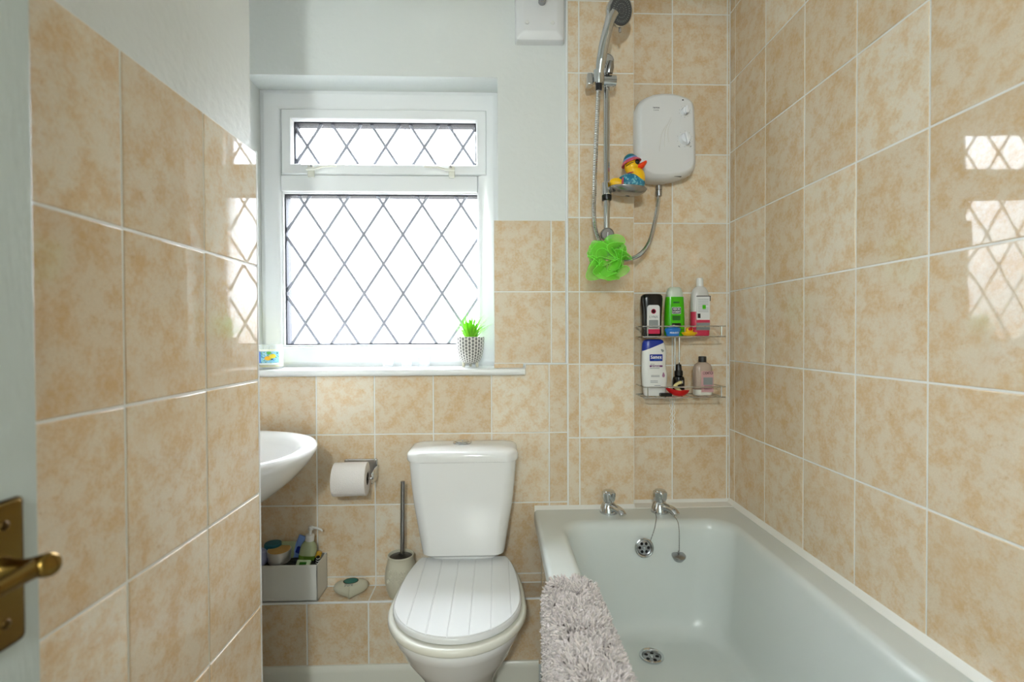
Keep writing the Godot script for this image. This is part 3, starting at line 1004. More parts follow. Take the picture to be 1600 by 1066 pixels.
func build_toilet() -> void:
	var x := -0.1065
	var t := thing("toilet", "white close-coupled toilet with a grooved closed lid", "toilet")
	var rings := []
	for s in [[0.002, 0.092, 0.09, -1.655, -1.40], [0.02, 0.092, 0.09, -1.655, -1.40], [0.06, 0.086, 0.086, -1.655, -1.405], [0.13, 0.090, 0.085, -1.655, -1.375], [0.20, 0.102, 0.085, -1.655, -1.335], [0.245, 0.119, 0.09, -1.655, -1.300],
			[0.28, 0.135, 0.10, -1.655, -1.270], [0.31, 0.150, 0.11, -1.655, -1.246], [0.34, 0.160, 0.12, -1.655, -1.230], [0.365, 0.1705, 0.125, -1.655, -1.211], [0.383, 0.176, 0.13, -1.655, -1.203], [0.392, 0.175, 0.13, -1.654, -1.205], [0.396, 0.170, 0.128, -1.652, -1.210]]:
		rings.append(lift(egg(s[1], s[2], s[3], s[4], (s[3] + s[4]) / 2 + 0.03, x), s[0]))
	var pan := Geo.new().loft(rings)
	pan.add(stacked([[0.30, 0.10, 0.075, 6.0], [0.36, 0.118, 0.078, 6.0], [0.385, 0.120, 0.080, 6.0], [0.392, 0.117, 0.078, 6.0], [0.398, 0.11, 0.060, 6.0], [0.452, 0.105, 0.050, 6.0]], 40, Vector3(x, 0, -1.697)))
	part("pan", pan, M.ceramic, t)
	var seat := part("seat", Geo.new().prism(egg(0.190, 0.150, -1.655, -1.193, -1.405, x), 0.398, 0.4175, 0.009, 0.006), M.seat_cream, t)
	for sx in [-0.085, 0.085]:
		part("hinge", Geo.new().tube([Vector3(x + sx - 0.022, 0.4085, -1.668), Vector3(x + sx + 0.022, 0.4085, -1.668)], 0.010, 16), M.seat_lacquer, t)
	var outline := egg(0.1765, 0.139, -1.664, -1.2135, -1.405, x)
	var lid := part("lid", Geo.new().prism(outline, 0.4195, 0.4365, 0.0075, 0.003), M.seat_lacquer, t)
	var inner := PackedVector2Array(Geo.inset(outline, 0.0045))
	for k in range(-3, 4):
		var a := -0.1205 - 0.0535 + k * 0.0535 + 0.0535
		var x0 := a + 0.0009
		var x1 := a + 0.0535 - 0.0009
		for piece in Geometry2D.intersect_polygons(inner, PackedVector2Array([Vector2(x0, -2), Vector2(x1, -2), Vector2(x1, -1), Vector2(x0, -1)])):
			var pts := []
			for q in piece:
				if pts.is_empty() or q.distance_to(pts[-1]) > 0.0012:
					pts.append(q)
			if pts.size() > 3 and pts[0].distance_to(pts[-1]) < 0.0012:
				pts.pop_back()
			var g := Geo.new()
			var low := []
			var mid := []
			var top := []
			var small := Geo.inset(pts, 0.0011)
			for i in pts.size():
				low.append(Vector3(pts[i].x, 0.4335, pts[i].y))
				mid.append(Vector3(pts[i].x, 0.4372, pts[i].y))
				top.append(Vector3(small[i].x, 0.4381, small[i].y))
			g.loft([low, mid, top], true, false, true)
			part("plank", g, M.seat_lacquer, lid, "", 20.0)
	# cistern
	rings = []
	for s in [[0.4505, 0.114, -1.772, -1.640, 0.02], [0.4525, 0.124, -1.776, -1.630, 0.026], [0.460, 0.1325, -1.779, -1.621, 0.03], [0.49, 0.138, -1.780, -1.617, 0.034], [0.56, 0.149, -1.780, -1.611, 0.036], [0.62, 0.159, -1.780, -1.606, 0.038], [0.69, 0.167, -1.780, -1.602, 0.04], [0.74, 0.1705, -1.780, -1.600, 0.04], [0.768, 0.172, -1.780, -1.599, 0.04]]:
		var r := []
		for p in rounded_rect(x - s[1], x + s[1], s[2], s[3], s[4], 10):
			var bow: float = 0.010 * (1.0 - pow((p.x - x) / s[1], 2.0))
			r.append(Vector3(p.x, s[0], p.y + (bow if p.y > -1.70 else 0.0)))
		rings.append(r)
	part("cistern", Geo.new().loft(rings), M.ceramic, t)
	rings = []
	for s in [[0.764, 0.0], [0.766, -0.005], [0.772, -0.0075], [0.785, -0.0075], [0.792, -0.005], [0.797, 0.0015], [0.800, 0.012], [0.8025, 0.035], [0.804, 0.07]]:
		var r := []
		for p in rounded_rect(x - 0.171 + s[1], x + 0.171 - s[1], -1.775 + maxf(s[1], -0.004), -1.600 - s[1] * 1.0, 0.04 if s[1] < 0.02 else 0.02, 10):
			var bow: float = 0.010 * (1.0 - pow((p.x - x) / 0.171, 2.0)) * (p.y + 1.775) / 0.175
			r.append(Vector3(p.x, s[0], p.y + bow))
		rings.append(r)
	part("cistern_lid", Geo.new().loft(rings), M.ceramic, t)
	var b := part("flush_button", Geo.new().lathe([Vector2(0.031, 0.8025), Vector2(0.031, 0.8075), Vector2(0.0285, 0.0100 + 0.8), Vector2(0.024, 0.8105), Vector2(0.0235, 0.809), Vector2(0.0001, 0.809)], 36, Vector3(-0.1125, 0, -1.700)), M.chrome, t)
	for s in [-1.0, 1.0]:
		var half := []
		for k in range(13):
			var a: float = -PI / 2 + PI * k / 12
			half.append(Vector2(-0.1125 + s * (0.0008 + cos(a) * 0.022), -1.700 + sin(a) * 0.022))
		part("button_half", Geo.new().prism(half, 0.808, 0.8125, 0.0012), M.chrome, b)


func build_basin() -> void:
	var t := thing("wash_basin", "white wall-hung wash basin behind the tiled stub wall", "basin")
	var rings := []
	for s in [[0.650, 0.25], [0.652, 0.33], [0.664, 0.46], [0.690, 0.61], [0.725, 0.745], [0.765, 0.865], [0.800, 0.945], [0.822, 0.983], [0.836, 1.0], [0.846, 0.998], [0.852, 0.985], [0.8535, 0.965], [0.851, 0.93], [0.846, 0.90], [0.838, 0.872], [0.822, 0.845], [0.79, 0.79], [0.755, 0.68], [0.73, 0.5], [0.722, 0.25]]:
		var k: float = s[1]
		var r := []
		for p in superellipse(0.350 * k, 0.290 * k, 2.25, 64, Vector2(-0.868 - 0.05 * (1.0 - k), -1.425)):
			r.append(Vector3(maxf(p.x, -0.9495), s[0], p.y))
		rings.append(r)
	part("bowl", Geo.new().loft(rings), M.ceramic, t)
	var tap := Geo.new().lathe([Vector2(0.024, 0.85), Vector2(0.023, 0.87), Vector2(0.016, 0.885), Vector2(0.014, 0.90)], 20, Vector3(-0.905, 0, -1.425))
	tap.tube(smooth_path([Vector3(-0.905, 0.875, -1.425), Vector3(-0.86, 0.885, -1.425), Vector3(-0.82, 0.872, -1.425)], 4), 0.010, 12)
	part("mixer", tap, M.chrome, t)


# ---------------------------------------------------------------- shower
func build_shower() -> void:
	var rx := 0.3825
	var rz := -1.722
	var t := thing("riser_rail", "chrome shower riser rail with slider bracket and soap dish", "shower rail")
	part("pole", Geo.new().tube([Vector3(rx, 1.50, rz), Vector3(rx, 2.10, rz)], 0.0105, 20), M.chrome, t)
	# end brackets, round caps that stand off the wall
	var caps := [Vector3(rx, 1.508, rz), Vector3(rx, 2.094, rz)]
	for i in 2:
		var c: Vector3 = caps[i]
		var g := Geo.new().lathe([Vector2(0.023, -0.062), Vector2(0.023, 0.012), Vector2(0.0215, 0.016), Vector2(0.019, 0.0172), Vector2(0.0185, 0.016), Vector2(0.0001, 0.016)], 32).moved(Transform3D(facing().basis, c))
		part("end_bracket", g, M.satin_chrome if i == 0 else M.chrome, t)
	# slider with its clamp wheel and the holder
	var s := Geo.new()
	s.tube([Vector3(rx - 0.012, 2.028, rz + 0.004), Vector3(rx + 0.030, 2.028, rz + 0.004)], 0.0195, 24)
	s.box(Vector3(rx - 0.006, 2.004, rz - 0.016), Vector3(rx + 0.026, 2.012, rz + 0.016), 0.003)
	var slider := part("slider", s, M.chrome, t)
	var k := Geo.new().box(Vector3(0.3125, 2.007, rz - 0.012), Vector3(0.333, 2.047, rz + 0.026), 0.005)
	part("clamp_wheel", k, M.chrome, slider)
	var hold := Geo.new()
	var hc := Vector3(0.350, 2.03, rz + 0.03)
	for y in [0.0]:
		hold.lathe([Vector2(0.0175, -0.018), Vector2(0.0185, 0.02), Vector2(0.0155, 0.02), Vector2(0.0145, -0.018)], 24)
	hold.moved(Transform3D(Basis(Vector3.RIGHT, 0.2), hc))
	hold.box(Vector3(0.333, 2.018, rz - 0.004), Vector3(0.375, 2.040, rz + 0.014), 0.003)
	part("holder", hold, M.chrome, slider)
	part("tilt_knob", Geo.new().tube([Vector3(rx + 0.004, 2.048, rz + 0.018), Vector3(rx + 0.006, 2.066, rz + 0.022), Vector3(rx + 0.008, 2.084, rz + 0.024)], [0.013, 0.0145, 0.011], 18), M.satin_chrome, slider)
	# soap dish
	var dish := []
	var dc := Vector3(0.451, 1.664, rz + 0.012)
	for p in [[0.0, 1.0], [-0.003, 1.01], [-0.010, 0.93], [-0.018, 0.74], [-0.024, 0.45], [-0.026, 0.12], [-0.0235, 0.12], [-0.0215, 0.44], [-0.0155, 0.72], [-0.008, 0.90], [-0.001, 0.965]]:
		var r := []
		for q in superellipse(0.064 * p[1], 0.046 * p[1], 2.4, 40):
			r.append(dc + Vector3(q.x, p[0] - q.x * 0.06, q.y))
		dish.append(r)
	var dg := Geo.new().loft(dish)
	var dp := part("soap_dish", dg, M.satin_chrome, t)
	part("dish_clamp", Geo.new().lathe([Vector2(0.0155, -0.016), Vector2(0.0165, -0.014), Vector2(0.0165, 0.024), Vector2(0.0155, 0.026), Vector2(0.011, 0.026)], 24, Vector3(rx, 1.660, rz)), M.chrome, dp)
	part("clamp_collar", Geo.new().lathe([Vector2(0.012, -0.036), Vector2(0.016, -0.034), Vector2(0.0168, -0.018), Vector2(0.012, -0.0165)], 24, Vector3(rx, 1.660, rz)), M.black, dp)

	# hand shower
	var h := thing("hand_shower", "chrome hand shower with grey spray face in the rail bracket", "shower head")
	var spine := smooth_path([Vector3(0.350, 2.008, -1.692), Vector3(0.352, 2.045, -1.684), Vector3(0.3555, 2.08, -1.675), Vector3(0.3615, 2.12, -1.664), Vector3(0.370, 2.16, -1.652), Vector3(0.3775, 2.19, -1.645), Vector3(0.386, 2.212, -1.643)], 5)
	var radii := []
	for i in spine.size():
		radii.append(lerpf(0.0115, 0.0165, minf(1.0, i / 9.0)) if i < 24 else 0.0165 + (i - 24) * 0.0006)
	part("handle", Geo.new().tube(spine, radii, 20), M.chrome, h)
	var face_dir := Vector3(0.40, -0.33, 0.86).normalized()
	var hx := Vector3.UP.cross(face_dir).normalized()
	var hb := Basis(hx, face_dir, hx.cross(face_dir))
	var hat := Vector3(0.4065, 2.222, -1.652)
	var hp := [Vector2(0.0001, -0.034), Vector2(0.016, -0.033), Vector2(0.030, -0.027), Vector2(0.041, -0.015), Vector2(0.0465, 0.0), Vector2(0.0475, 0.008), Vector2(0.046, 0.013), Vector2(0.0425, 0.0145), Vector2(0.0405, 0.012), Vector2(0.0001, 0.012)]
	part("head", Geo.new().lathe(hp, 44).moved(Transform3D(hb, hat)), M.chrome, h)
	var face := part("spray_face", Geo.new().lathe([Vector2(0.0405, 0.0115), Vector2(0.0405, 0.0145), Vector2(0.037, 0.0158), Vector2(0.025, 0.0162), Vector2(0.024, 0.0148), Vector2(0.014, 0.0148), Vector2(0.013, 0.0165), Vector2(0.0001, 0.017)], 44).moved(Transform3D(hb, hat)), M.grey_plastic, h)
	var dots := Geo.new()
	for r in [[0.033, 30], [0.0295, 30], [0.0195, 18], [0.009, 8]]:
		for j in r[1]:
			var a: float = TAU * j / r[1]
			dots.lathe([Vector2(0.0013, 0.0140), Vector2(0.0010, 0.0178), Vector2(0.0001, 0.0180)], 6, Vector3(cos(a) * r[0], 0, sin(a) * r[0]))
	part("nozzles", dots.moved(Transform3D(hb, hat)), M.label_grey, face).set_meta("kind", "stuff")
	part("spray_lever", Geo.new().tube([hat + hb * Vector3(0.012, 0.006, 0.044), hat + hb * Vector3(0.013, 0.009, 0.053), hat + hb * Vector3(0.014, 0.011, 0.059)], [0.004, 0.005, 0.004], 12), M.satin_chrome, h)

	# hose from the handset round to the heater
	var o := thing("shower_hose", "long flexible metal shower hose looping from handset to heater", "hose")
	var way := smooth_path([Vector3(0.350, 2.002, -1.693), Vector3(0.3475, 1.95, -1.695), Vector3(0.344, 1.86, -1.700), Vector3(0.3405, 1.76, -1.706), Vector3(0.338, 1.66, -1.712), Vector3(0.3375, 1.585, -1.718), Vector3(0.345, 1.520, -1.722), Vector3(0.372, 1.462, -1.724), Vector3(0.415, 1.430, -1.727), Vector3(0.465, 1.428, -1.735), Vector3(0.508, 1.449, -1.745), Vector3(0.539, 1.490, -1.755), Vector3(0.559, 1.552, -1.762), Vector3(0.572, 1.615, -1.766), Vector3(0.5765, 1.66, -1.766)], 1)
	var path := smooth_path(way, 26)
	var rr := []
	for i in path.size():
		rr.append(0.0080 if i % 2 == 0 else 0.0066)
	part("braid", Geo.new().tube(path, rr, 12), M.hose_chrome, o, "", 20.0)
	part("nut", Geo.new().lathe([Vector2(0.0075, -0.004), Vector2(0.0105, -0.002), Vector2(0.011, 0.016), Vector2(0.0095, 0.0165), Vector2(0.0095, 0.019), Vector2(0.0115, 0.0195), Vector2(0.0115, 0.034), Vector2(0.009, 0.036)], 20, Vector3(0.5768, 1.655, -1.766)), M.satin_chrome, o)
	part("nut", Geo.new().lathe([Vector2(0.0075, -0.018), Vector2(0.0105, -0.016), Vector2(0.0115, 0.012), Vector2(0.0095, 0.014)], 20, Vector3(0.350, 2.002, -1.693)), M.steel_dark, o)

	# electric shower
	var e := thing("electric_shower", "white electric shower unit with two round control knobs", "shower unit")
	var pts := [Vector2(0.490, 1.905), Vector2(0.4905, 1.93), Vector2(0.494, 1.955), Vector2(0.501, 1.974), Vector2(0.512, 1.987), Vector2(0.527, 1.9955), Vector2(0.555, 2.0065), Vector2(0.585, 2.0115), Vector2(0.615, 2.0115), Vector2(0.645, 2.0065), Vector2(0.668, 1.9995), Vector2(0.686, 1.9905), Vector2(0.6975, 1.978), Vector2(0.703, 1.96), Vector2(0.7045, 1.93), Vector2(0.7065, 1.88), Vector2(0.708, 1.80), Vector2(0.7075, 1.765), Vector2(0.703, 1.746), Vector2(0.694, 1.733), Vector2(0.676, 1.7225), Vector2(0.645, 1.7125), Vector2(0.612, 1.7070), Vector2(0.580, 1.7055), Vector2(0.550, 1.7075), Vector2(0.528, 1.7155), Vector2(0.511, 1.727), Vector2(0.5, 1.742), Vector2(0.4945, 1.762), Vector2(0.4905, 1.82)]
	var rings := []
	for s2 in [[-1.829, 0.006], [-1.80, 0.004], [-1.785, 0.0], [-1.772, 0.0005], [-1.760, 0.003], [-1.752, 0.007], [-1.746, 0.0115], [-1.742, 0.0155], [-1.7402, 0.0195]]:
		var r := []
		for p in Geo.inset(pts, s2[1]):
			r.append(Vector3(p.x, p.y, s2[0]))
		rings.append(r)
	var casing := part("casing", Geo.new().loft(rings), M.white_plastic, e, "", 60.0)
	part("drip_slot", Geo.new().box(Vector3(0.600, 1.7175, -1.762), Vector3(0.652, 1.7187, -1.7500), 0.0004), M.black, casing)
	for kk in [[0.659, 1.9385, 0.013, -0.15], [0.6595, 1.8445, 0.018, 0.28]]:
		var c := Vector3(kk[0], kk[1], -1.7405)
		var q: float = kk[2]
		var kn := part("knob", Geo.new().lathe([Vector2(q * 1.12, 0), Vector2(q * 1.1, 0.003), Vector2(q, 0.005), Vector2(q * 0.96, 0.012), Vector2(q * 0.85, 0.015), Vector2(0.0001, 0.016)], 30).moved(Transform3D(facing().basis, c)), M.knob_white, e)
		var gr := Geo.new().box(Vector3(-q * 0.26, -q * 1.35, 0.008), Vector3(q * 0.26, q * 0.95, 0.026), 0.0025).moved(Transform3D(Basis(Vector3.BACK, kk[3]), c))
		part("knob_grip", gr, M.knob_white, kn)
		part("pointer", Geo.new().box(Vector3(-0.0012, -q * 1.42, 0.02), Vector3(0.0012, -q * 1.05, 0.0265)).moved(Transform3D(Basis(Vector3.BACK, kk[3]), c)), M.grey_ink, kn)
		for j in 10:
			var a := TAU * j / 10 + 0.3
			var d := Vector3(cos(a), sin(a), 0) * q * 1.5
			part("dial_mark", Geo.new().box(Vector3(-0.0007, -0.0007, -0.0005), Vector3(0.0007, 0.0007, 0.0004)).moved(Transform3D(Basis(), c + d)), M.grey_ink, e)
	part("indicator", Geo.new().box(Vector3(0.6495, 1.9765, -1.743), Vector3(0.6555, 1.9805, -1.7395), 0.0006), M.black, e)
	for sx in [-1.0, 1.0]:
		part("arrow_mark", Geo.new().prism([Vector2(0, 0), Vector2(0.007 * sx, 0.003), Vector2(0.0055 * sx, 0.0065)], 0, 0.0005).moved(Transform3D(Basis(Vector3.RIGHT, -PI / 2), Vector3(0.6595 + sx * 0.016, 1.815, -1.7399))), M.grey_ink, e)
	lettering("TRITON", 0.0042, M.navy_ink, e, Transform3D(Basis(), Vector3(0.5590, 1.9505, -1.7397)), false, true, 1.1)
	lettering("Cara", 0.0042, M.grey_ink, e, Transform3D(Basis(), Vector3(0.5590, 1.9425, -1.7397)), false, false, 1.5)
	for c2 in [[0.606, 1.905, 0.570, 1.80, 0.024], [0.612, 1.918, 0.588, 1.815, 0.018], [0.614, 1.91, 0.603, 1.832, 0.010]]:
		var a := Vector3(c2[0], c2[1], -1.7402)
		var b := Vector3(c2[2], c2[3], -1.7402)
		var m := (a + b) / 2 + Vector3(-0.008, c2[4] * 0.5, 0)
		part("moulded_line", Geo.new().tube(smooth_path([a, m, b], 6), 0.0011, 6), M.bottle_white, casing)

	big_duck()
	bath_puff()

	# square wall fitting near the ceiling
	var w := thing("wall_fitting", "square white wall fitting near the ceiling with a ribbed metal spout", "wall fitting", Vector3(0.1595, 2.272, -1.79))
	var cover := []
	for s3 in [[0.0, 0.0], [0.022, 0.0], [0.030, 0.003], [0.036, 0.014], [0.040, 0.026], [0.0405, 0.03]]:
		var r := []
		for p in rounded_rect(-0.0855 + s3[1], 0.0855 - s3[1], -0.0855 + s3[1], 0.0855 - s3[1], 0.006, 3):
			r.append(Vector3(p.x, p.y, s3[0]))
		cover.append(r)
	part("cover", Geo.new().loft(cover), M.white_plastic, w)
	for sx in [-0.045, 0.043]:
		part("screw_cap", Geo.new().lathe([Vector2(0.007, 0), Vector2(0.0065, 0.0025), Vector2(0.0001, 0.0035)], 16).moved(Transform3D(facing().basis, Vector3(sx, -0.030, 0.0402))), M.bottle_white, w)
	part("spout", Geo.new().lathe([Vector2(0.013, 0), Vector2(0.0125, 0.012), Vector2(0.0145, 0.014), Vector2(0.0145, 0.022), Vector2(0.0125, 0.024), Vector2(0.0145, 0.027), Vector2(0.0145, 0.034), Vector2(0.010, 0.040), Vector2(0.0001, 0.042)], 24).moved(Transform3D(facing().basis, Vector3(0.006, 0.040, 0.0402))), M.satin_chrome, w)


func flower_picture() -> ImageTexture:
	var s := 256
	var im := Image.create(s, s, false, Image.FORMAT_RGB8)
	im.fill(Color(0.05, 0.46, 0.60))
	var r := RandomNumberGenerator.new()
	r.seed = 5
	for f in 64:
		var cx := r.randi() % s
		var cy := r.randi() % s
		var tint := Color(0.68, 0.88, 0.90).lerp(Color(0.35, 0.70, 0.76), r.randf())
		for p in 5:
			var a := TAU * p / 5 + r.randf()
			for y in range(-6, 7):
				for x in range(-6, 7):
					if x * x + y * y < 20:
						im.set_pixel(posmod(cx + int(cos(a) * 7) + x, s), posmod(cy + int(sin(a) * 7) + y, s), tint)
	return ImageTexture.create_from_image(im)


func big_duck() -> void:
	var at := Vector3(0.449, 1.6445, -1.708)
	var d := thing("rubber_duck", "rubber duck in striped hat, sunglasses and blue flowered shirt", "duck", at, -0.22)
	var shirt := mat("flowered_shirt", Color.WHITE, 0.45)
	shirt.albedo_texture = flower_picture()
	shirt.uv1_triplanar = true
	shirt.uv1_scale = Vector3.ONE * 13.0
	# tail, body, neck and head in one skin
	var spine := smooth_path([Vector3(-0.060, 0.046, 0), Vector3(-0.050, 0.036, 0), Vector3(-0.030, 0.030, 0), Vector3(0.0, 0.032, 0), Vector3(0.026, 0.036, 0), Vector3(0.034, 0.058, 0), Vector3(0.020, 0.074, 0), Vector3(0.0165, 0.088, 0), Vector3(0.016, 0.104, 0), Vector3(0.016, 0.120, 0)], 5)
	var key := [0.003, 0.014, 0.026, 0.032, 0.030, 0.025, 0.021, 0.025, 0.024, 0.006]
	var radii := []
	for i in spine.size():
		var f := i / 5.0
		var k := mini(int(f), 8)
		radii.append(lerpf(key[k], key[k + 1], smoothstep(0.0, 1.0, f - k)))
	part("body", Geo.new().tube(spine, radii, 22), M.duck_yellow, d)
	var coat := Geo.new().ellipsoid(Vector3(0.010, 0.033, 0), Vector3(0.049, 0.0345, 0.037), 30, 18)
	part("shirt", coat, shirt, d, "blue shirt printed with pale flowers")
	part("collar", Geo.new().lathe([Vector2(0.019, 0.064), Vector2(0.0225, 0.066), Vector2(0.019, 0.069)], 24, Vector3(0.0185, 0, 0)), M.duck_pink, d)
	for s in [-1.0, 1.0]:
		var wing := Geo.new().ellipsoid(Vector3.ZERO, Vector3(0.024, 0.0145, 0.009), 18, 10).moved(Transform3D(Basis(Vector3.BACK, -0.25), Vector3(-0.034, 0.032, 0.030 * s)))
		part("wing", wing, M.duck_yellow, d)
		var cuff := Geo.new().ellipsoid(Vector3.ZERO, Vector3(0.004, 0.017, 0.011), 16, 8).moved(Transform3D(Basis(Vector3.BACK, -0.12), Vector3(-0.016, 0.032, 0.030 * s)))
		part("cuff", cuff, M.duck_pink, d)
	# beak
	var beak := Geo.new()
	beak.tube([Vector3(0.034, 0.089, 0), Vector3(0.046, 0.092, 0), Vector3(0.056, 0.098, 0), Vector3(0.062, 0.104, 0), Vector3(0.0645, 0.107, 0)], [Vector2(0.016, 0.009), Vector2(0.016, 0.008), Vector2(0.0155, 0.007), Vector2(0.011, 0.005), Vector2(0.003, 0.001)], 18)
	beak.tube([Vector3(0.032, 0.083, 0), Vector3(0.046, 0.084, 0), Vector3(0.055, 0.090, 0), Vector3(0.059, 0.095, 0)], [Vector2(0.014, 0.006), Vector2(0.013, 0.005), Vector2(0.011, 0.0035), Vector2(0.002, 0.001)], 16)
	part("beak", beak, M.duck_orange, d)
	# sunglasses
	var shades := Geo.new()
	for s in [-1.0, 1.0]:
		shades.ellipsoid(Vector3(0.031, 0.100, 0.0165 * s), Vector3(0.010, 0.0088, 0.0075), 18, 12)
		shades.tube(smooth_path([Vector3(0.024, 0.1, 0.0215 * s), Vector3(0.010, 0.094, 0.0255 * s), Vector3(-0.004, 0.088, 0.018 * s)], 4), 0.0011, 6)
	shades.tube([Vector3(0.0385, 0.102, -0.012), Vector3(0.0395, 0.103, 0.012)], 0.002, 6)
	part("sunglasses", shades, M.black, d)
	# striped sun hat, tipped back
	var tip := Transform3D(Basis(Vector3.BACK, 0.32), Vector3(0.012, 0.108, 0))
	var hat := part("hat", Geo.new().lathe([Vector2(0.0001, 0.0255), Vector2(0.009, 0.0245), Vector2(0.0165, 0.020), Vector2(0.0215, 0.0125), Vector2(0.0225, 0.010)], 28).moved(tip), M.duck_teal, d)
	part("hat_band", Geo.new().lathe([Vector2(0.0223, 0.0105), Vector2(0.0245, 0.009), Vector2(0.0255, 0.006), Vector2(0.024, 0.0045)], 28).moved(tip), M.tube_blue, hat)
	part("hat_brim", Geo.new().lathe([Vector2(0.024, 0.0055), Vector2(0.0285, 0.002), Vector2(0.0335, -0.004), Vector2(0.0345, -0.0075), Vector2(0.032, -0.006), Vector2(0.025, 0.0)], 28).moved(tip), M.duck_pink, hat)


func bath_puff() -> void:
	var c := Vector3(0.368, 1.4165, -1.650)
	var p := thing("bath_puff", "lime green mesh bath puff hanging under the shower rail", "bath puff", c)
	var r := RandomNumberGenerator.new()
	r.seed = 12
	part("cord", Geo.new().tube(smooth_path([Vector3(0.004, 0.01, -0.02), Vector3(0.010, 0.06, -0.045), Vector3(0.015, 0.10, -0.058), Vector3(0.014, 0.098, -0.075)], 5), 0.0014, 6), M.white_ink, p)
	# ruffled leaves of netting that start at the middle and flare outwards
	var edge := Geo.new()
	for k in 40:
		var y := 1.0 - 2.0 * (k + 0.5) / 40
		var a := k * 2.399963 + 0.9
		var q := sqrt(1.0 - y * y)
		var d := Vector3(cos(a) * q, y, sin(a) * q)
		if d.z < -0.25:
			continue
		var s := d.cross(Vector3(r.randf_range(-1, 1), r.randf_range(-1, 1), r.randf_range(-1, 1))).normalized()
		var w := d.cross(s)
		var reach := Vector3(0.092, 0.082, 0.062) * r.randf_range(0.66, 1.05)
		var rings := []
		var phase := r.randf() * TAU
		var waves := r.randf_range(1.0, 1.7)
		var depth := r.randf_range(0.28, 0.48)
		var rim := []
		for j in range(33):
			var f := j / 32.0 - 0.5
			var line := []
			for i in range(10):
				var g := i / 9.0
				var fold := (sin(f * waves * TAU + phase) * depth + sin(f * waves * TAU * 2.7 + phase * 3.0) * 0.03) * g
				var dir := (d * (1.0 - 0.25 * g * g) + s * f * 1.6 * (0.15 + 0.85 * g) + w * fold).normalized()
				var len := (0.12 + 0.88 * pow(g, 0.8)) * (1.0 - 0.30 * f * f * 4.0 * g + 0.10 * sin(f * waves * TAU * 1.6 + phase * 2.0) * g)
				line.append(dir * reach * len)
			rings.append(line)
			rim.append(line[9])
		part("netting", Geo.new().loft(rings, false, false, false), M.mesh_green, p, "", 80.0)
		edge.tube(rim, 0.0008, 5)
	part("hem", edge, M.mesh_green_edge, p)


